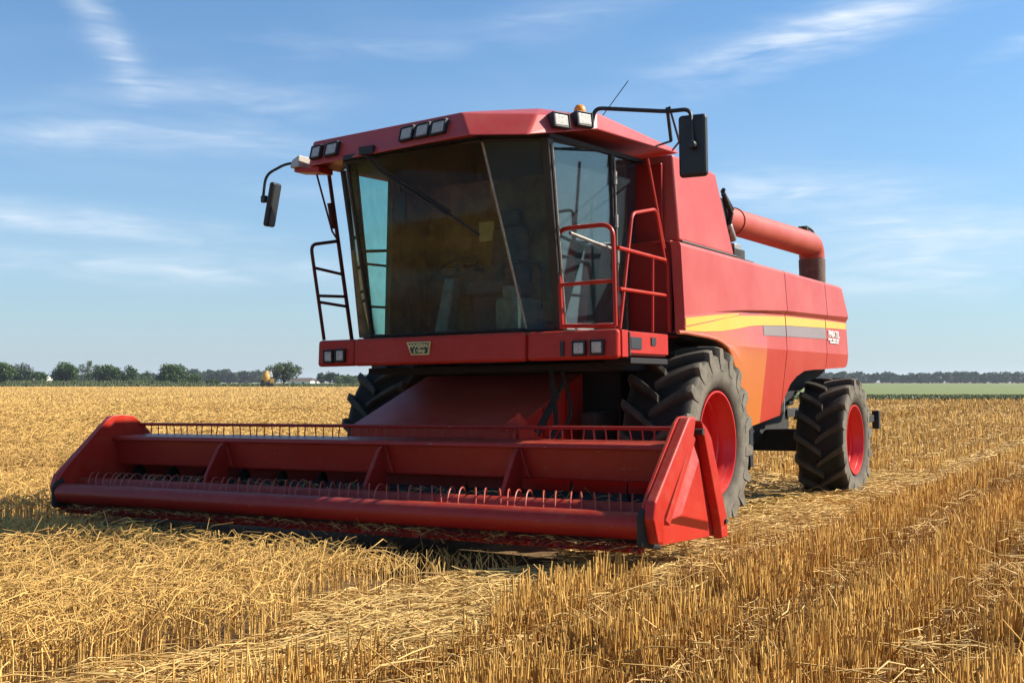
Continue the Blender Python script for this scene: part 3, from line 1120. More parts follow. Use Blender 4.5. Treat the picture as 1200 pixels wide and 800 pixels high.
def side_panel(bot, cuts, nm):
    s = MB()
    cols = []
    ys = sorted(set([p[0] for p in bot] + cuts))
    for y_ in ys:
        zb = lerp(bot, y_)
        cu_, cl_ = lerp(CRU, y_), lerp(CRL, y_)
        lo = max(1.85, zb + 0.012)
        zs = [2.78, 2.75, 2.6, 2.45, cu_, cl_, (cl_ + lo) / 2, lo, (lo * 2 + zb) / 3, (lo + 2 * zb) / 3, zb]
        col = [(1.30, y_, 2.795), (1.54, y_, 2.792)] + [(panel_x(y_, z_) - (0.012 if k == 0 else 0), y_, z_) for k, z_ in enumerate(zs)] + [(panel_x(y_, zb) - 0.10, y_, zb + 0.01)]
        tail = max(0, (y_ - 4.35) / 1.05)
        col = [(p[0], p[1] - 0.24 * tail * max(0, (p[2] - cu_) / (2.79 - cu_)), p[2]) for p in col]
        cols.append(col)
    n_ = len(cols[0])
    vs = [p for c_ in cols for p in c_]
    for i in range(len(cols) - 1):
        ym = (ys[i] + ys[i + 1]) / 2
        for j in range(n_ - 1):
            mi = 0
            if j >= 7 and ym < 1.87:
                mi = 1
            elif j >= 9:
                mi = 2
            s.f.append([i * n_ + j, i * n_ + j + 1, (i + 1) * n_ + j + 1, (i + 1) * n_ + j])
            s.fm.append(mi)
            s.sm.append(False)
    s.v = vs
    # closed end returns
    for col, sgn in ((cols[0], -1), (cols[-1], 1)):
        k0 = len(s.v)
        s.v += col + [(p[0] - 0.10, p[1] , p[2]) for p in col]
        for j in range(n_ - 1):
            s.f.append([k0 + j, k0 + j + 1, k0 + n_ + j + 1, k0 + n_ + j]); s.fm.append(0 if j < 7 or ym > 1.9 else 1); s.sm.append(False)
    return s.build(nm, ['red_faded', 'orange', 'red_lower'], CH)


p1 = side_panel(BOT1, [-.565, -.18, -.14, .16, .17, .29, .4, .58, .9, .96, 1.04, 1.1, 1.31, 1.5, 1.75, 1.77, 2.2, 2.53, 2.54, 2.585], 'side_panel')
p2 = side_panel(BOT2, [2.615, 3.0, 3.7, 4.25, 4.26, 4.32], 'side_panel')
p3 = side_panel(BOT3, [4.35, 4.6, 5.1, 5.37], 'side_panel')


def decal(poly, mat, name, parent, off=0.004):
    """painted band following the panel, a few mm proud; split into short pieces so that it hugs the surface"""
    top, bot = poly
    ys = sorted(set([p[0] for p in top] + [p[0] for p in bot]))
    ys = [y_ for y_ in ys if max(top[0][0], bot[0][0]) <= y_ <= min(top[-1][0], bot[-1][0])]
    s = MB()
    for y_ in ys:
        zt, zb = lerp(top, y_), lerp(bot, y_)
        for k in range(4):
            z_ = zt + (zb - zt) * k / 3
            s.v.append((panel_x(y_, z_) + off, y_, z_))
    for i in range(len(ys) - 1):
        for k in range(3):
            s.f.append([i * 4 + k, i * 4 + k + 1, i * 4 + k + 5, i * 4 + k + 4]); s.fm.append(0); s.sm.append(False)
    return s.build(name, mat, parent)


decal(([(-.565, 2.070), (.17, 2.135), (.96, 2.195)], [(-.565, 1.995), (.16, 2.082), (.96, 2.178)]), 'yellow', 'stripe', p1)
decal(([(-.565, 1.982), (-.18, 2.031), (.16, 2.072), (.58, 2.13), (1.04, 2.175), (1.75, 2.210), (2.585, 2.244)],
       [(-.565, 1.95), (-.14, 1.958), (.4, 1.985), (.9, 2.030), (1.31, 2.075), (1.77, 2.104), (2.585, 2.136)]), 'yellow', 'stripe', p1)
decal(([(2.615, 2.247), (4.32, 2.277)], [(2.615, 2.138), (4.32, 2.179)]), 'yellow', 'stripe', p2)
decal(([(4.35, 2.278), (5.37, 2.288)], [(4.35, 2.180), (5.37, 2.203)]), 'yellow', 'stripe', p3)
decal(([(1.77, 2.101), (2.585, 2.133)], [(1.77, 1.993), (2.585, 2.006)]), 'grey_stripe', 'stripe', p1)
decal(([(2.615, 2.135), (4.32, 2.176)], [(2.615, 2.010), (4.32, 2.034)]), 'grey_stripe', 'stripe', p2)
for o_ in (p1, p2, p3):
    mirror_copy(o_)


def lettering(txt, size, mat, parent, loc, rot, wfac=1.0, bold=0.0, depth=0.003, shear=0.0):
    me = text_mesh(txt, size, depth, shear, bold)
    me.materials.append(M[mat])
    o = bpy.data.objects.new('lettering', me)
    COL.objects.link(o)
    o.parent = parent
    o.location = loc
    o.rotation_euler = rot
    o.scale = (wfac, 1, 1)
    return o


# white model lettering near the tail on the near flank (reads along +Y from that side)
lettering('PMATIL', 0.125, 'white_letter', p3, (1.592, 4.70, 2.105), (radians(90), 0, radians(90)), 1.35, 0.002)
q = MB()
for k, (a_, w2) in enumerate([(4.42, .05), (4.52, .10), (4.68, .12), (4.85, .12)]):
    q.box((1.598, a_, 2.035), (0.006, w2, 0.03))
q.box((1.5975, 4.68, 1.998), (0.006, 0.42, 0.018))
q.build('small_lettering', 'white_letter', p3)

# wheel-arch lip and inner fender
arc3 = [(panel_x(y_, z_) - 0.006, y_, z_) for y_, z_ in ARCH]
q = MB(); q.tube([(1.60, -.72, 1.93)] + arc3, 0.020, 8); q.build('wheel_arch_trim', 'orange', CH)
q = MB()
q.loft([[(1.54, y_ - .015, z_), (0.55, y_ - .015, z_)] for y_, z_ in ARCH + [(1.42, .6)]], closed=False, cap=False)
fl = q.build('inner_fender', 'under', CH, solid=0.02)
mirror_copy(fl)
q = MB(); q.box((1.30, 1.46, 0.77), (0.42, 0.03, 0.50)); q.box((1.522, 1.46, 0.77), (0.02, 0.10, 0.44))
mf = q.build('mud_flap', 'black', CH, 0.006); mirror_copy(mf)

# ---- rear face, engine deck
q = MB()
q.hexa([(-1.72, 5.40, 1.72), (1.52, 5.40, 1.72), (1.50, 5.52, 1.78), (-1.70, 5.52, 1.78), (-1.75, 5.15, 2.77), (1.55, 5.15, 2.77), (1.50, 5.28, 2.74), (-1.70, 5.28, 2.74)])
q.build('rear_panel', 'red', CH, 0.02)
q = MB(); q.box((XM, 2.6, 2.79), (2.8, 5.6, 0.03)); q.build('engine_deck', 'red_dark', CH)
q = MB()
q.box((1.72, 5.9, 0.95), (0.10, 0.5, 0.10)); q.box((1.78, 6.16, 0.93), (0.10, 0.10, 0.26)); q.box((1.2, 5.8, 1.0), (1.0, 0.10, 0.12)); q.box((0.8, 5.4, 1.05), (0.12, 0.9, 0.12))
q.build('rear_bracket', 'soot', CH, 0.01)
q = MB(); q.box((1.42, 2.86, 1.22), (0.10, 0.12, 0.24), Matrix.Rotation(0.3, 3, 'Z')); q.build('filter_bowl', 'steel', CH, 0.03)

# ---- grain tank behind the cab
q = MB()
xl, xt = 1.475, 1.40
q.hexa([(2 * XM - xl, -.34, 2.83), (xl, -.34, 2.83), (xl, 1.19, 2.83), (2 * XM - xl, 1.19, 2.83),
        (2 * XM - xt, -.30, 3.68), (xt, -.30, 3.68), (xt, .86, 3.68), (2 * XM - xt, .86, 3.68)])
gt = q.build('grain_tank', 'red_faded', CH, 0.025, 3)
q = MB(); q.box((XM, -.42, 2.36), (3.10, 0.16, 0.92)); q.box((XM, -.36, 3.2), (2.84, 0.06, 0.78)); q.build('front_bulkhead', 'red_dark', CH, 0.012)
q = MB(); q.tube([(1.484, -.32, 2.822), (1.484, 1.20, 2.822)], 0.014, 6); q.build('seam', 'rubber_trim', gt)

# ---- unloading auger folded back along the deck
q = MB()
A0, A1 = Vector((1.10, 1.55, 3.345)), Vector((1.10, 5.32, 3.425))
pts = [A0 + (A1 - A0) * k / 4 for k in range(5)]
elbow = arc_pts([A0 + (A1 - A0) * 0.93, A1 + Vector((0, 0.16, 0)), A1 + Vector((0, 0.16, -0.42))], 0.30, 7)
q.tube([A0, A0 + (A1 - A0) * 0.5] + elbow[:-1], [.150, .165] + [.178] * (len(elbow) - 1), 28)
ua = q.build('unloading_auger', 'auger', CH)
q = MB(); e0 = Vector((1.10, 5.48, 3.22)); q.tube([e0, e0 + Vector((0, 0, -0.42))], [.185, .180], 24); q.build('spout', 'spout', ua)
for f_ in (0.02, 0.17):
    c0 = A0 + (A1 - A0) * f_
    q = MB(); q.tube([c0 - Vector((0, .012, 0)), c0 + Vector((0, .012, 0))], .168 if f_ > .1 else .20, 28)
    q.build('collar', 'auger', ua)
q = MB()
# strap over the elbow
for dx_ in (-.03, .03):
    q.tube([(1.10 + dx_, 5.02, 3.62), (1.10 + dx_, 5.22, 3.645), (1.10 + dx_, 5.42, 3.625), (1.10 + dx_, 5.60, 3.53), (1.10 + dx_, 5.685, 3.38), (1.10 + dx_, 5.69, 3.05)], 0.02, 6)
q.box((1.10, 5.08, 3.62), (0.12, 0.06, 0.06))
q.build('strap', 'soot', ua)
q = MB()
q.box((1.18, 1.42, 3.20), (0.22, 0.20, 0.60)); q.tube([(1.30, 1.36, 3.55), (1.33, 1.52, 3.35), (1.28, 1.50, 3.05), (1.30, 1.75, 2.9)], 0.03)
q.tube([(1.32, 1.32, 3.58), (1.24, 1.5, 3.60), (1.30, 1.66, 3.40)], 0.025); q.box((1.28, 1.72, 2.90), (0.14, 0.35, 0.14)); q.box((1.30, 2.05, 2.84), (0.10, 0.30, 0.06))
q.build('auger_pivot', 'soot', ua, 0.012)
q = MB(); q.tube([(1.30, 1.50, 3.22), (1.32, 1.60, 3.05)], 0.045, 10); q.box((1.30, 1.66, 2.95), (0.10, 0.20, 0.14)); q.build('hydraulic_motor', 'steel', ua, 0.01)

# ---- platform band under the cab, with side lamp pods and emblem
q = MB()
q.box((XM + 0.03, -1.34, 1.80), (3.16, 1.07, 0.20))
plat = q.build('platform', 'red', CH, 0.01)


def band(x0, x1, y_, z0, z1, name, dep=0.09, bev=0.03):
    s = MB()
    s.hexa([(x0, y_, z0), (x1, y_, z0), (x1, y_ + dep, z0), (x0, y_ + dep, z0), (x0, y_ + 0.015, z1), (x1, y_ + 0.015, z1), (x1, y_ + dep, z1), (x0, y_ + dep, z1)])
    return s.build(name, 'red', plat, bev, 3)


band(-1.225, .665, -1.935, 1.665, 1.925, 'front_panel')
band(-1.70, -1.235, -1.91, 1.668, 1.925, 'lamp_pod')
band(.675, 1.545, -1.91, 1.668, 1.920, 'lamp_pod')
q = MB(); q.box((1.513, -1.22, 1.815), (0.03, 0.86, 0.19)); q.box((1.52, -1.74, 1.80), (0.045, 0.12, 0.23)); q.build('step_side', 'red', plat, 0.006)
for c_, d_ in (((1.531, -1.50, 1.81), (0.012, 0.22, 0.10)), ((1.531, -1.13, 1.835), (0.012, 0.10, 0.07)), ((1.535, -1.66, 1.80), (0.03, 0.02, 0.20))):
    q = MB(); q.box(c_, d_); q.build('step_opening', 'rubber_trim', plat)
q = MB(); q.box((1.40, -1.2, 1.66), (0.25, 0.8, 0.05)); q.build('step_tread', 'under', plat, 0.005)

# emblem: pale trapezoid badge with dark ground and letters
eb = MB()
T = [(-.585, -1.957, 1.868), (-.325, -1.957, 1.868), (-.345, -1.957, 1.755), (-.53, -1.957, 1.755)]
eb.prism([(-.590, -1.925, 1.872), (-.320, -1.925, 1.872), (-.340, -1.925, 1.750), (-.535, -1.925, 1.750)], (0, -0.022, 0))
emb = eb.build('emblem', 'emblem_yellow', plat, 0.003)
q = MB(); q.prism([(-.568, -1.945, 1.860), (-.333, -1.945, 1.860), (-.352, -1.945, 1.764), (-.526, -1.945, 1.764)], (0, -0.006, 0)); q.build('emblem_ground', 'black', emb)
lettering('WVERN', 0.050, 'emblem_yellow', emb, (-.452, -1.953, 1.833), (radians(90), 0, 0), 1.25, 0.002, 0.002)
lettering('Lehvy', 0.056, 'emblem_yellow', emb, (-.440, -1.953, 1.790), (radians(90), 0, 0), 1.0, 0.002, 0.002, 0.2)


def work_light(c, w_, h_, ang, name='work_light', parent=None, tilt=0.0):
    """lamp facing the direction ang (degrees from -Y towards +X)"""
    rot = Matrix.Rotation(radians(ang), 3, 'Z') @ Matrix.Rotation(tilt, 3, 'X')
    s = MB(); s.box((0, 0.045, 0), (w_ + .036, 0.07, h_ + .036))
    for sg_ in (-1, 1):
        s.box((sg_ * (w_ / 2 + .010), -0.008, 0), (.016, 0.05, h_ + .036)); s.box((0, -0.008, sg_ * (h_ / 2 + .010)), (w_ + .004, 0.05, .016))
    s.v = [tuple(rot @ Vector(p) + Vector(c)) for p in s.v]
    o = s.build(name, 'black', parent or CH, 0.012, 2)
    l_ = MB(); l_.box((0, -0.012, 0), (w_ + .002, 0.030, h_ + .002))
    l_.v = [tuple(rot @ Vector(p) + Vector(c)) for p in l_.v]
    l_.build('lens', 'lens', o, 0.010, 3)
    return o


for x_, z_ in ((-1.545, 1.765), (-1.40, 1.77)):
    work_light((x_, -1.908, z_), 0.085, 0.095, 0, 'headlight')
for x_, z_ in ((1.195, 1.765), (1.365, 1.768)):
    work_light((x_, -1.908, z_), 0.095, 0.095, 0, 'headlight')
q = MB(); q.box((1.03, -1.912, 1.765), (0.035, 0.012, 0.13)); q.build('lamp_slot', 'rubber_trim', plat)

# ---- cab
A_, B_, C_, D_, E_ = (-1.16, -1.73, 1.95), (.58, -1.74, 1.95), (.86, -1.61, 1.95), (.97, -.72, 1.96), (1.04, -.32, 1.96)
At, Bt, Ct, Dt, Et = (-1.03, -2.25, 3.55), (.50, -2.32, 3.55), (.99, -2.06, 3.55), (1.04, -.92, 3.62), (1.06, -.32, 3.64)
F_, Ft = (-1.36, -1.58, 1.95), (-1.31, -1.98, 3.55)
G_, Gt = (-1.36, -.32, 1.96), (-1.30, -.32, 3.60)
q = MB()
q.prism([A_[:2] + (1.90,), B_[:2] + (1.90,), C_[:2] + (1.90,), D_[:2] + (1.90,), E_[:2] + (1.90,), G_[:2] + (1.90,), F_[:2] + (1.90,)], (0, 0, 0.045))
q.hexa([(-1.36, -.36, 1.95), (1.04, -.36, 1.95), (1.04, -.30, 1.95), (-1.36, -.30, 1.95), (-1.30, -.36, 3.62), (1.06, -.36, 3.62), (1.06, -.30, 3.62), (-1.30, -.30, 3.62)])
q.box((-.16, -.54, 2.77), (2.34, .04, 1.64))
# left wall: pillar, sill and blind rear part round the opening of the left window
q.hexa([(-1.40, -1.22, 1.95), (-1.335, -1.22, 1.95), (-1.335, -.34, 1.95), (-1.40, -.34, 1.95), (-1.34, -1.22, 3.58), (-1.275, -1.22, 3.58), (-1.275, -.34, 3.58), (-1.34, -.34, 3.58)])
cab = q.build('cab', 'interior', CH)


def pillar(a, b_, w_, name='pillar', mat='black', d_=None):
    s = MB()
    a, b_ = Vector(a), Vector(b_)
    d_ = d_ or w_
    s.hexa([a + Vector((-w_ / 2, -d_ / 2, 0)), a + Vector((w_ / 2, -d_ / 2, 0)), a + Vector((w_ / 2, d_ / 2, 0)), a + Vector((-w_ / 2, d_ / 2, 0)),
            b_ + Vector((-w_ / 2, -d_ / 2, 0)), b_ + Vector((w_ / 2, -d_ / 2, 0)), b_ + Vector((w_ / 2, d_ / 2, 0)), b_ + Vector((-w_ / 2, d_ / 2, 0))])
    return s.build(name, mat, cab, 0.008)


pillar(C_, Ct, 0.075, d_=0.10)
pillar(D_, Dt, 0.05, d_=0.07)
pillar(E_, Et, 0.05, d_=0.10, mat='red_dark')
pillar(B_, Bt, 0.022, mat='steel')
pillar(A_, At, 0.03)
pillar(F_, Ft, 0.035)
pillar((-1.31, -1.62, 1.95), (-1.25, -1.93, 3.55), 0.16, mat='interior', d_=0.05)
for a, b_ in ((A_, B_), (B_, C_), (C_, D_), (D_, E_), (F_, A_), (At, Bt), (Bt, Ct), (Ct, Dt), (Dt, Et), (Ft, At)):
    q = MB(); q.tube([a, b_], 0.022, 6); q.build('glass_seal', 'rubber_trim', cab)
# door frame and hinges
q = MB()
dz = lambda t_: (D_[0] + (Dt[0] - D_[0]) * t_ + 0.035, D_[1] + (Dt[1] - D_[1]) * t_, D_[2] + (Dt[2] - D_[2]) * t_)
for t_ in (0.18, 0.42, 0.62, 0.86):
    p = dz(t_); q.tube([(p[0], p[1], p[2] - .06), (p[0], p[1], p[2] + .06)], 0.022, 8)
q.tube([dz(0.02), dz(0.97)], 0.010, 6)
cz = lambda t_: (C_[0] + (Ct[0] - C_[0]) * t_ + 0.045, C_[1] + (Ct[1] - C_[1]) * t_, C_[2] + (Ct[2] - C_[2]) * t_)
q.tube([cz(0.03), cz(0.97)], 0.012, 6)
q.build('door_hinge', 'steel', cab)
q = MB(); q.tube([(1.02, -1.72, 2.78), (1.05, -1.35, 2.74), (1.05, -.98, 2.72)], 0.016, 8); q.build('door_handle', 'steel', cab)


def pane(pts, mat, name):
    s = MB()
    s.add(pts, [(0, 1, 2, 3)])
    return s.build(name, mat, cab, solid=0.006)


def bowed(a, b_, c_, d_, bow, name, mat, nx=12):
    """windshield: quad a-b (bottom) d-c (top), bowed forward"""
    s = MB()
    a, b_, c_, d_ = map(Vector, (a, b_, c_, d_))
    for i in range(nx + 1):
        u_ = i / nx
        k = 4 * u_ * (1 - u_) * bow
        s.v.append(tuple(a.lerp(b_, u_) + Vector((0, -k, 0))))
        s.v.append(tuple(d_.lerp(c_, u_) + Vector((0, -k, 0))))
    for i in range(nx):
        s.f.append([2 * i, 2 * i + 2, 2 * i + 3, 2 * i + 1]); s.fm.append(0); s.sm.append(True)
    return s.build(name, mat, cab, solid=0.006)


bowed(A_, B_, Bt, At, 0.05, 'windshield', 'glass_front')
pane([B_, C_, Ct, Bt], 'glass_corner', 'corner_window')
pane([F_, A_, At, Ft], 'glass_left', 'corner_window')
pane([C_, D_, Dt, Ct], 'glass_side', 'door_window')
pane([D_, E_, Et, Dt], 'glass_side', 'rear_side_window')
pane([(-1.34, -1.22, 2.02), F_, Ft, (-1.29, -1.22, 3.55)], 'glass_left', 'left_window')
# cab fittings
q = MB(); q.box((-.25, -.84, 2.42), (.52, .50, .14)); q.hexa([(-.5, -.68, 2.45), (0, -.68, 2.45), (0, -.57, 2.45), (-.5, -.57, 2.45), (-.46, -.64, 3.08), (-.04, -.64, 3.08), (-.04, -.57, 3.08), (-.46, -.57, 3.08)]); q.box((-.25, -.84, 2.15), (.40, .40, .42)); q.box((-.25, -.62, 3.17), (.26, .08, .16))
q.build('seat', 'tan_seat', cab, 0.05, 3)
for sx_ in (-.58, .08):
    q = MB(); q.box((sx_, -.86, 2.66), (.09, .42, .06)); q.build('armrest', 'black', cab, 0.02)
q = MB(); q.hexa([(-.74, -1.30, 1.95), (-.58, -1.30, 1.95), (-.58, -1.12, 1.95), (-.74, -1.12, 1.95), (-.69, -1.16, 2.56), (-.58, -1.16, 2.56), (-.58, -1.02, 2.60), (-.69, -1.02, 2.60)])
q.build('steering_column', 'console', cab, 0.02)
q = MB()
tt = [Vector((-.63, -1.00, 2.66)) + Matrix.Rotation(radians(35), 3, 'X') @ Vector((.21 * cos(k * pi / 12), .21 * sin(k * pi / 12), 0)) for k in range(25)]
q.tube(tt, 0.016, 6); q.tube([tt[0], tt[12]], 0.012, 6); q.tube([(-.63, -1.0, 2.66), (-.63, -1.06, 2.5)], 0.03, 8)
q.build('steering_wheel', 'black', cab)
q = MB(); q.box((.12, -1.05, 2.12), (.26, .55, .34)); q.box((.12, -1.22, 2.34), (.16, .12, .14)); q.build('console', 'console', cab, 0.03)
q = MB(); q.box((-.56, -.57, 3.06), (.18, .02, .20)); q.build('grain_window', 'emblem_yellow', cab)
for p_ in ([(.30, -.95, 2.2), (.32, -1.0, 2.55), (.32, -1.0, 2.60)], [(.05, -.95, 2.25), (.03, -1.02, 2.6)]):
    q = MB(); q.tube(p_, [0.012] * (len(p_) - 1) + [0.022]); q.build('lever', 'black', cab)
q = MB(); q.box((-.93, -1.55, 3.22), (.11, .04, .28)); q.tube([(-.93, -1.55, 3.36), (-.93, -1.60, 3.52)], 0.01); q.build('inside_mirror', 'black', cab, 0.01)
q = MB(); q.tube([(-.72, -2.36, 3.56), (-.62, -2.30, 3.42), (.02, -2.16, 2.98)], 0.014, 6); q.tube([(-.66, -2.36, 3.54), (-.56, -2.29, 3.42), (.06, -2.15, 3.0)], 0.009, 6); q.tube([(-.34, -2.27, 3.28), (.30, -2.06, 2.78)], 0.012, 6); q.box((-.70, -2.34, 3.60), (.16, .10, .07)); q.build('wiper', 'rubber_trim', cab)

# ---- roof
Lw = [(-1.45, -.02, 3.62), (-1.55, -2.20, 3.575), (.55, -2.60, 3.53), (.985, -2.38, 3.52), (1.28, -1.68, 3.66), (1.365, -.02, 3.735)]
Up = [(-1.42, .02, 3.80), (-1.54, -2.14, 3.825), (.394, -2.476, 3.771), (.97, -2.20, 3.74), (1.25, -1.62, 3.83), (1.31, .02, 3.795)]
Cr = [(-1.2, .02, 3.82), (-1.25, -1.9, 3.90), (.22, -2.06, 3.89), (.80, -1.85, 3.88), (1.0, -1.42, 3.89), (1.05, .02, 3.82)]
s = MB()
In = [(p[0] * 0.9, p[1] * 0.93 - 0.05, p[2] + 0.04) for p in Lw]
rings = [In, Lw, Up, Cr]
s.v = [p for r_ in rings for p in r_]
for k in range(3):
    for i in range(6):
        j = (i + 1) % 6
        s.f.append([k * 6 + i, k * 6 + j, (k + 1) * 6 + j, (k + 1) * 6 + i]); s.fm.append(0); s.sm.append(False)
s.f.append([18 + i for i in range(6)]); s.fm.append(0); s.sm.append(False)
s.f.append([i for i in range(5, -1, -1)]); s.fm.append(0); s.sm.append(False)
roof = s.build('roof', 'red_roof', CH, 0.035, 4)
# headlining just under the roof, and dark seal band above the glass
s = MB(); s.prism([(At[0] - .3, At[1] + .3, 3.56), (At[0], At[1] - .06, 3.56), (Bt[0], Bt[1] - .06, 3.56), (Ct[0] + .03, Ct[1], 3.56), (1.10, -.32, 3.62), (-1.32, -.32, 3.60)], (0, 0, 0.04))
s.build('headlining', 'rubber_trim', roof)
fa = math.degrees(atan2(-.41, 1.80))
for x_, y_, z_ in ((-1.405, -2.225, 3.695), (-1.15, -2.29, 3.695), (-.10, -2.515, 3.685), (.055, -2.545, 3.685), (.21, -2.575, 3.682)):
    pass
LA = math.degrees(atan2(Lw[2][1] - Lw[1][1], Lw[2][0] - Lw[1][0]))
for f_, w_ in ((.055, .115), (.165, .145), (.66, .135), (.755, .140), (.85, .145)):
    p = Vector(Lw[1]).lerp(Vector(Lw[2]), f_) * 0.5 + Vector(Up[1]).lerp(Vector(Up[2]), min(1, f_ * 1.02)) * 0.5
    work_light((p.x, p.y + 0.012 - 0.02, p.z + (0.0 if f_ < .5 else .005)), w_, 0.10, LA, 'work_light', roof, radians(-14))
RA = math.degrees(atan2(Lw[4][1] - Lw[3][1], Lw[4][0] - Lw[3][0]))
for f_ in (.40, .76):
    p = Vector(Lw[3]).lerp(Vector(Lw[4]), f_) * 0.45 + Vector(Up[3]).lerp(Vector(Up[4]), f_) * 0.55
    work_light((p.x + .022, p.y - .022, p.z), 0.145, 0.10, RA, 'work_light', roof, radians(-8))
q = MB(); q.lathe([(0, .055), (.03, .055), (.055, .048), (.075, .033), (.085, .0)], 16, axis='Z', c=(1.02, -1.5, 3.875)); q.build('beacon', 'amber', roof)
q = MB(); q.tube([(1.22, -1.45, 3.84), (1.50, -1.5, 4.10)], 0.004, 5); q.build('antenna', 'black', roof)

# ---- mirrors
q = MB()
q.tube(arc_pts([(1.24, -1.72, 3.66), (1.25, -1.66, 3.86), (1.88, -1.55, 3.765), (2.08, -1.52, 3.765), (2.10, -1.56, 3.48)], 0.07), 0.018, 8)
q.tube([(1.90, -1.55, 3.80), (1.80, -1.10, 3.60), (1.36, -.2, 3.74)], 0.010, 6)
q.tube([(1.88, -1.55, 3.80), (1.89, -1.50, 3.52)], 0.016, 6)
q.tube([(1.89, -1.50, 3.52), (1.34, -.55, 3.72)], 0.010, 6)
mr = q.build('mirror', 'black', CH)
q = MB(); q.box((0, 0, 0), (.245, .075, .53)); R_ = Matrix.Rotation(radians(8), 3, 'Z')
q.v = [tuple(R_ @ Vector(p) + Vector((2.085, -1.49, 3.455))) for p in q.v]
q.build('mirror_housing', 'black', mr, 0.035, 4)
q = MB(); q.tube([(2.105, -1.60, 3.45), (2.105, -1.52, 3.45)], 0.035, 10); q.build('mirror_clamp', 'black', mr, 0.005)
q = MB()
q.tube(arc_pts([(-1.72, -2.10, 3.65), (-1.90, -2.12, 3.66), (-2.17, -2.12, 3.58), (-2.21, -2.12, 3.33)], 0.09), 0.014, 8)
ml = q.build('mirror', 'black', CH)
q = MB(); q.box((0, 0, 0), (.06, .20, .44)); R_ = Matrix.Rotation(radians(13), 3, 'Y') @ Matrix.Rotation(radians(22), 3, 'Z')
q.v = [tuple(R_ @ Vector(p) + Vector((-2.12, -2.08, 3.28))) for p in q.v]
q.build('mirror_housing', 'black', ml, 0.025, 4)
q = MB(); q.box((-2.20, -2.11, 3.34), (.06, .05, .07)); q.build('mirror_clamp', 'black', ml, 0.01)
q = MB(); q.hexa([(-1.80, -2.12, 3.565), (-1.45, -2.16, 3.52), (-1.45, -1.95, 3.52), (-1.80, -1.95, 3.565), (-1.80, -2.12, 3.60), (-1.45, -2.16, 3.58), (-1.45, -1.95, 3.58), (-1.80, -1.95, 3.60)])
mb = q.build('lamp_bracket', 'red', CH, 0.008)
q = MB(); q.hexa([(-1.82, -2.16, 3.60), (-1.69, -2.18, 3.595), (-1.69, -1.98, 3.595), (-1.82, -1.98, 3.60), (-1.80, -2.15, 3.68), (-1.69, -2.17, 3.715), (-1.69, -1.98, 3.715), (-1.80, -1.98, 3.68)])
q.build('marker_lamp', 'lens', mb, 0.012)

# ---- railings and ladders
q = MB()
q.tube(arc_pts([(.945, -1.75, 1.95), (.905, -1.75, 2.82), (1.45, -1.75, 2.82), (1.46, -1.75, 1.95)], 0.12), 0.020, 8)
q.tube([(.93, -1.75, 2.33), (1.455, -1.75, 2.335)], 0.017, 8)
q.tube([(.945, -1.75, 1.97), (1.46, -1.75, 1.955)], 0.02, 8)
q.build('gate', 'red', CH)
q = MB()
q.tube(arc_pts([(1.47, -1.70, 2.62), (1.46, -.62, 2.61), (1.46, -.60, 1.94)], 0.05), 0.018, 8)
q.tube([(1.47, -1.68, 2.27), (1.46, -.64, 2.28)], 0.016, 8)
q.tube(arc_pts([(1.46, -1.67, 1.93), (1.45, -1.36, 2.96), (1.44, -.82, 3.07), (1.46, -.66, 2.58)], 0.07), 0.016, 8)
q.tube([(1.40, -.89, 3.53), (1.46, -.68, 2.72)], 0.015, 8)
q.tube([(1.46, -.95, 2.60), (1.45, -.96, 1.93)], 0.013, 8)
q.build('railing', 'red', CH)
q = MB()
q.tube(arc_pts([(-1.65, -1.86, 1.93), (-1.65, -2.05, 2.85), (-1.65, -1.64, 2.93)], 0.08), 0.017, 8)
q.tube([(-1.65, -1.43, 1.93), (-1.65, -1.78, 3.60)], 0.020, 8)
for za, zb in ((2.63, 2.60), (2.36, 2.38), (2.30, 2.28)):
    f1 = (za - 1.93) / .92; f2 = (zb - 1.93) / 1.67
    q.tube([(-1.65, -1.86 - .19 * f1, za), (-1.65, -1.43 - .35 * f2, zb)], 0.015, 8)
q.tube([(-1.66, -1.95, 3.56), (-1.66, -1.72, 3.02), (-1.65, -1.66, 2.95)], 0.010, 6)
q.tube([(-1.66, -1.75, 3.30), (-1.66, -1.69, 3.05)], 0.03, 8)
q.build('ladder_rail', 'rail_shaded', CH)

q = MB()
q.tube(arc_pts([(-1.66, -1.12, 1.93), (-1.66, -1.30, 2.86), (-1.66, -.55, 2.95), (-1.66, -.50, 1.95)], 0.08), 0.016, 8)
q.tube([(-1.66, -1.28, 2.74), (-1.66, -.54, 2.76)], 0.013, 8)
q.tube([(-1.66, -1.19, 2.30), (-1.66, -.52, 2.32)], 0.013, 8)
q.build('railing', 'rail_shaded', CH)
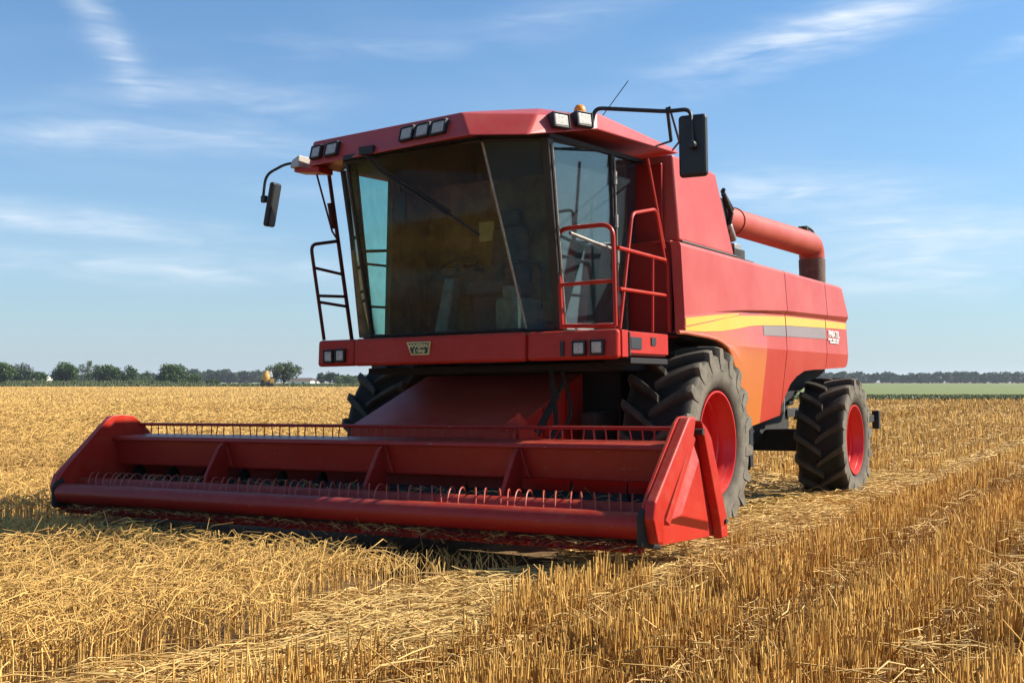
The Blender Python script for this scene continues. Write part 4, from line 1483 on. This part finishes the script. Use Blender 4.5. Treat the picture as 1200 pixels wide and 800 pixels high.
# ---- wheels
def make_wheel(R, w_, rr, nlug, dish):
    hub = MB()
    hub.lathe([(dish - .02, .0), (dish + .10, .0), (dish + .10, .10), (dish + .03, .12), (dish + .02, .16)], 32)
    for k in range(8):
        a = 2 * pi * k / 8
        hub.lathe([(dish, .022), (dish + .035, .022), (dish + .045, .012), (dish + .045, 0)], 6, c=(0, .20 * cos(a), .20 * sin(a)))
    root = hub.build('wheel', 'red_rim', CH)
    # tyre
    t_ = MB()
    s_ = R / .92
    hw = w_ / 2
    prof = [(hw * .74, rr - .005), (hw * .82, rr + .01), (hw * .93, rr + .05), (hw * .99, rr + .13), (hw * 1.0, rr + .20 * s_), (hw * .97, R - .115 * s_),
            (hw * .90, R - .095 * s_), (hw * .72, R - .080 * s_), (hw * .35, R - .075 * s_), (0, R - .073 * s_)]
    full = prof + [(-a, r_) for a, r_ in reversed(prof[:-1])]
    t_.lathe(full, 96)
    # lugs
    rs_ = lambda a: float(np.interp(abs(a) / hw, [0, .35, .72, .90, .97, 1.0], [R - .073 * s_, R - .075 * s_, R - .080 * s_, R - .095 * s_, R - .125 * s_, R - .17 * s_]))
    step = 2 * pi / nlug
    for sd in (1, -1):
        for k in range(nlug):
            ph0 = k * step + (0 if sd > 0 else step / 2)
            rings = []
            for u_ in np.linspace(0, 1, 9):
                a = -0.10 * hw + 1.10 * hw * min(1, u_ / .86)
                ph = ph0 + 0.34 * (u_ ** 0.9)
                rb = rs_(a) - .012
                rt = R - .010 * (a / hw) ** 2
                if u_ > .86:
                    a = hw * (1.0 + .012 * (u_ - .86) / .14)
                    rt = R - .012 - (u_ - .86) / .14 * .13 * s_
                    rb = rt - .10 * s_
                wd = (.036 + .016 * u_) / R
                hwid = wd
                ring = []
                for (dp, r_) in ((-hwid * 1.35, rb), (hwid * 1.35, rb), (hwid * .8, rt), (-hwid * .8, rt)):
                    ring.append((sd * a, -r_ * cos(ph + dp), r_ * sin(ph + dp)))
                rings.append(ring)
            t_.loft(rings)
    ty = t_.build('tyre', 'tyre', root)
    at_ = ty.data.attributes.new('dust', 'FLOAT', 'POINT')
    vals = []
    for v_ in ty.data.vertices:
        r_ = sqrt(v_.co.y ** 2 + v_.co.z ** 2)
        a = abs(v_.co.x) / hw
        d_ = 0.06 + 0.94 * min(1, max(0, (a - .86) / .12))
        if r_ > R - .030 * s_:
            d_ = max(d_, .42)
        vals.append(d_)
    at_.data.foreach_set('value', vals)
    bv = ty.modifiers.new('bevel', 'BEVEL'); bv.width = 0.007; bv.segments = 1; bv.limit_method = 'ANGLE'; bv.angle_limit = radians(45)
    # rim
    r = MB()
    e = hw
    pr_ = [(e * .70, rr - .03), (e * .84, rr + .004), (e * .90, rr + .004), (e * .90, rr - .012), (e * .84, rr - .022), (e * .70, rr - .028), (e * .60, rr - .05), (e * .42, rr - .056), (e * .38, rr - .075), (e * .24, rr - .080), (e * .20, rr - .064),
           (e * .10, rr - .068), (e * .06, rr - .090), (e * -.04, rr - .094), (e * -.08, rr - .11), (dish + .07, rr - .115), (dish + .06, rr - .15), (dish + .015, rr - .18), (dish + .03, rr - .22), (dish + .0, rr - .25), (dish, 0.0)]
    r.lathe(pr_, 72)
    r.lathe([(-e * .84, rr), (-e * .84, rr - .03), (-e * .2, rr - .08), (0, rr - .10)], 48)
    r.build('rim', 'red_rim', root)
    return root


def clone_wheel(src, loc, mirror, turn):
    c_ = src.copy(); COL.objects.link(c_); c_.parent = CH
    c_.location = loc
    c_.scale = (-1 if mirror else 1, 1, 1)
    c_.rotation_euler = (turn, 0, 0)
    for ch in list(src.children):
        d_ = ch.copy(); COL.objects.link(d_); d_.parent = c_
    return c_


fw = make_wheel(.94, .68, .50, 19, -.14)
fw.location = (1.38, 0.03, .885)
clone_wheel(fw, (-1.91, 0.02, .93), True, 0.12)
rw = make_wheel(.79, .60, .44, 16, -.10)
rw.location = (1.70, 4.18, .735)
clone_wheel(rw, (-1.90, 4.18, .80), True, 0.1)

# ---- feeder house
q = MB()
q.hexa([(-1.42, -1.75, .40), (.47, -1.75, .40), (.47, -.45, .95), (-1.42, -.45, .95), (-1.42, -1.75, 1.09), (.47, -1.75, 1.09), (.47, -.45, 1.58), (-1.42, -.45, 1.58)])
fh = q.build('feeder_house', 'red_header', CH, 0.015)
for c_ in ((.485, -1.25, .98), (.485, -.8, 1.2)):
    q = MB(); q.box(c_, (0.025, 0.06, 0.55)); q.build('rib', 'red_dark', fh, 0.004)

# ---- header
XL, XR = -4.12, 2.26
q = MB()
q.hexa([(XL, -2.02, .24), (XR, -2.02, .24), (XR, -1.72, .24), (XL, -1.72, .24), (XL, -1.84, .92), (XR, -1.84, .92), (XR, -1.74, .92), (XL, -1.74, .92)])     # back sheet
q.hexa([(XL, -2.92, .290), (XR, -2.92, .290), (XR, -1.80, .23), (XL, -1.80, .23), (XL, -2.92, .310), (XR, -2.92, .310), (XR, -1.80, .28), (XL, -1.80, .28)])  # floor
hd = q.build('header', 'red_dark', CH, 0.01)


def end_plate(x_, out):
    """side shield: sheet, folded front channel, raised triangle, rear post; out = +1 / -1 is the outer side"""
    o2 = [(-3.06, .50), (-3.02, .60), (-2.93, .70), (-2.44, 1.155), (-2.36, 1.20), (-2.26, 1.205), (-2.10, 1.19), (-1.97, 1.10), (-1.88, 1.02), (-1.58, .39), (-1.55, .22), (-2.80, .285), (-2.98, .33)]
    s = MB()
    s.prism([(x_ - .012, y_, z_) for y_, z_ in o2], (0.024, 0, 0))
    pl = s.build('end_shield', 'red_header', hd, 0.004)
    xo = x_ + out * .012
    s = MB()                                                    # front channel
    s.prism([(xo, -3.06, .50), (xo, -3.02, .62), (xo, -2.36, 1.20), (xo, -2.22, 1.20), (xo, -2.27, 1.06), (xo, -2.86, .50), (xo, -2.88, .31), (xo, -2.99, .325)], (out * .085, 0, 0))
    s.build('front_channel', 'red_header', pl, 0.018, 3)
    s = MB()                                                    # inner raised strip
    s.prism([(xo, -2.22, 1.06), (xo, -2.16, 1.03), (xo, -2.70, .42), (xo, -2.77, .46)], (out * .055, 0, 0))
    s.build('raised_strip', 'red_header', pl, 0.008)
    s = MB()                                                    # bulged triangular cover
    a, b_, c_ = (-2.09, 1.00), (-2.66, .44), (-1.80, .28)
    i_, j_, k_ = (-2.10, .86), (-2.48, .47), (-1.93, .37)
    s.add([(xo, *a), (xo, *b_), (xo, *c_), (xo + out * .05, *i_), (xo + out * .05, *j_), (xo + out * .05, *k_)], [(0, 1, 4, 3), (1, 2, 5, 4), (2, 0, 3, 5), (3, 4, 5)])
    s.build('triangle_cover', 'red_header', pl, 0.008)
    s = MB()                                                    # rear post
    s.prism([(xo, -2.10, 1.17), (xo, -1.97, 1.10), (xo, -1.88, 1.02), (xo, -1.58, .39), (xo, -1.55, .21), (xo, -1.70, .21), (xo, -1.73, .34)], (out * .075, 0, 0))
    s.build('rear_post', 'red_header', pl, 0.012, 3)
    for y_, z_, r_, e_ in ((-2.12, 1.08, .026, .10), (-1.62, .34, .02, .09)):
        s = MB(); s.tube([(x_, y_, z_), (xo + out * e_, y_, z_)], r_, 10); s.build('pivot_bolt', 'soot', pl)
    s = MB()                                                    # crop divider shoe
    s.hexa([(x_ - .03, -3.09, .31), (x_ + .02, -3.09, .31), (x_ + .03, -2.75, .25), (x_ - .05, -2.75, .25), (x_ - .03, -3.085, .52), (x_ + .02, -3.085, .52), (x_ + .02, -2.99, .62), (x_ - .03, -2.99, .62)])
    s.build('divider_shoe', 'soot', pl, 0.02)
    return pl


end_plate(XR, 1)
end_plate(XL, -1)
xi0, xi1 = XL + .02, XR - .02
q = MB()
q.hexa([(xi0, -2.30, .69), (xi1, -2.30, .69), (xi1, -2.02, .69), (xi0, -2.02, .69), (xi0, -2.33, .95), (xi1, -2.33, .95), (xi1, -2.02, .95), (xi0, -2.02, .95)])
bm_ = q.build('reel_beam', 'red_shaded', hd, 0.012)
q = MB(); q.hexa([(xi0, -2.39, .945), (xi1, -2.39, .945), (xi1, -2.0, .955), (xi0, -2.0, .955), (xi0, -2.38, .985), (xi1, -2.38, .985), (xi1, -2.0, 1.0), (xi0, -2.0, 1.0)]); q.build('beam_flange', 'red_shaded', bm_, 0.010)
q = MB(); q.tube([(xi0, -2.03, 1.10), (xi1, -2.03, 1.10)], .016, 8); q.build('top_rail', 'red_shaded', hd)
nT = 58
for k in range(nT):
    x_ = xi0 + .1 + (xi1 - xi0 - .2) * k / (nT - 1) + random.uniform(-.02, .02)
    if k == 0:
        q = MB(); q.tube([(0, 0, 0), (0.004, -.005, -.10)], .006, 5)
        tn0 = q.build('rail_tine', 'red_shaded', hd, loc=(x_, -2.03, 1.10))
    else:
        tn = tn0.copy(); COL.objects.link(tn); tn.parent = hd; tn.location = (x_, -2.03, 1.10); tn.rotation_euler = (0, random.uniform(-.18, .18), 0)
# auger drum behind the front tube with spring hoops
q = MB(); q.tube([(xi0, -2.74, .50), (xi1, -2.74, .50)], .085, 20); ad = q.build('reel_tube', 'red_shaded', hd)
nH = 58
for k in range(nH):
    x_ = xi0 + .15 + (xi1 - xi0 - .25) * k / (nH - 1)
    if k == 0:
        q = MB()
        q.tube([(0.02 + .05 * cos(a), -.115 * cos(a), .01 + .132 * sin(a)) for a in np.linspace(-.5, pi * .9, 10)], .0062, 5)
        h0 = q.build('spring_tine', 'auger', ad, loc=(x_, -2.74, .50))
    else:
        hn = h0.copy(); COL.objects.link(hn); hn.parent = ad; hn.location = (x_ + random.uniform(-.02, .02), -2.74, .50); hn.rotation_euler = (random.uniform(-.2, .2), 0, random.uniform(-.25, .25))
q = MB(); q.tube([(xi0, -2.985, .445), (xi1, -2.985, .445)], .098, 28); q.build('front_tube', 'red_shaded', hd)
# intake auger deep inside, with flighting
q = MB(); q.tube([(xi0, -2.22, .47), (xi1, -2.22, .47)], .12, 18)
for sgn, xa, xb in ((1, xi0 + .1, -1.3), (-1, xi1 - .1, .3)):
    nseg = 150
    turns = abs(xb - xa) / .5
    pa, pb = [], []
    for k in range(nseg + 1):
        u_ = k / nseg; a = sgn * 2 * pi * turns * u_
        x_ = xa + (xb - xa) * u_
        pa.append((x_, -2.22 + .11 * cos(a), .47 + .11 * sin(a))); pb.append((x_, -2.22 + .21 * cos(a), .47 + .21 * sin(a)))
    k0 = len(q.v); q.v += pa + pb
    for k in range(nseg):
        q.f.append([k0 + k, k0 + k + 1, k0 + nseg + 2 + k, k0 + nseg + 1 + k]); q.fm.append(0); q.sm.append(False)
q.build('intake_auger', 'soot', hd)  # near-black tone stands in for the shade deep in the header
# reel arms
for k, x_ in enumerate((-2.50, -.55, .85)):
    q = MB()
    q.prism([(x_ - .02, -2.36, .955), (x_ - .02, -2.44, .90), (x_ - .02, -2.62, .62), (x_ - .02, -2.66, .44), (x_ - .02, -2.46, .42), (x_ - .02, -2.33, .56), (x_ - .02, -2.32, .80)], (.04, 0, 0))
    q.box((x_, -2.62, .50), (.15, .08, .06)); q.hexa([(x_ - .09, -2.335, .70), (x_ + .09, -2.335, .70), (x_ + .09, -2.31, .70), (x_ - .09, -2.31, .70), (x_ - .02, -2.36, .95), (x_ + .02, -2.36, .95), (x_ + .02, -2.31, .95), (x_ - .02, -2.31, .95)])
    q.box((x_ + .1, -2.56, .52), (.03, .22, .12))
    q.build('reel_arm', 'red_shaded', hd, 0.008)
# gusset where the feeder meets the header
q = MB(); q.prism([(.60, -1.93, 1.22), (.60, -1.93, .96), (.28, -1.93, .96), (.36, -1.93, 1.06)], (0, .04, 0)); q.box((.44, -1.97, 1.01), (.30, .08, .08)); q.prism([(.59, -1.95, 1.22), (.59, -1.60, 1.0), (.59, -1.95, 0.98)], (.03, 0, 0))
q.build('gusset', 'red', hd, 0.006)
# knife bar with fingers
q = MB(); q.box(((xi0 + xi1) / 2, -3.0, .275), (xi1 - xi0, .06, .035)); kb = q.build('knife_bar', 'red_shaded', hd, 0.004)
nF = 84
for k in range(nF):
    x_ = xi0 + .04 + (xi1 - xi0 - .08) * k / (nF - 1)
    if k == 0:
        q = MB(); q.hexa([(-.020, -.03, -.013), (.020, -.03, -.013), (.020, .02, -.013), (-.020, .02, -.013), (-.012, -.12, .010), (.012, -.12, .010), (.020, .02, .025), (-.020, .02, .025)])
        q.tube([(.02, -.02, .02), (.045, -.06, .040), (.07, -.02, .025)], .006, 5)
        f0 = q.build('knife_finger', 'red_shaded', kb, loc=(x_, -3.0, .275))
    else:
        fn = f0.copy(); COL.objects.link(fn); fn.parent = kb; fn.location = (x_, -3.0 + random.uniform(-.006, .006), .275 + random.uniform(-.004, .004)); fn.rotation_euler = (random.uniform(-.15, .15), 0, random.uniform(-.25, .25))

# ---- chaff and straw caught on the header
n = 900
x = RNG.uniform(-4.0, 2.15, n)
y = np.where(RNG.random(n) < 0.55, RNG.uniform(-2.62, -2.32, n), RNG.uniform(-3.08, -2.90, n))
z = np.where(y > -2.8, RNG.uniform(0.26, 0.60, n), RNG.uniform(0.27, 0.33, n))
z += x * sin(radians(0.8))
ln = RNG.uniform(0.05, 0.22, n)
th = RNG.uniform(0, 2 * pi, n)
dirv = np.stack([np.cos(th), np.sin(th) * 0.5, RNG.normal(0, 0.35, n)], 1)
c0 = np.stack([x, y, z], 1)
strips('caught_straw', 'swath', c0 - dirv * ln[:, None] / 2, c0 + dirv * ln[:, None] / 2,
       c0 + np.stack([np.zeros(n), np.zeros(n), np.full(n, 0.01)], 1), np.full(n, 0.003), RNG.random(n) * 0.8,
       'bits of straw and chaff caught along the knife and auger of the red header', 'straw')

# ---- summer haze: even air round the camera and the whole scene (the sky stays outside)
m = bpy.data.materials.new('summer_haze')
m.use_nodes = True
t = m.node_tree
t.nodes.clear()
pv = t.nodes.new('ShaderNodeVolumePrincipled')
pv.inputs['Color'].default_value = (0.80, 0.88, 0.97, 1)
pv.inputs['Density'].default_value = 0.00015
pv.inputs['Anisotropy'].default_value = 0.2
mo = t.nodes.new('ShaderNodeOutputMaterial')
t.links.new(pv.outputs[0], mo.inputs['Volume'])
M['haze'] = m
q = MB()
q.box((0, 0, 14), (8200, 8200, 30))
hz = q.build('haze', 'haze')
hz['kind'] = 'stuff'
hz['label'] = 'pale summer haze over the far fields and treelines'
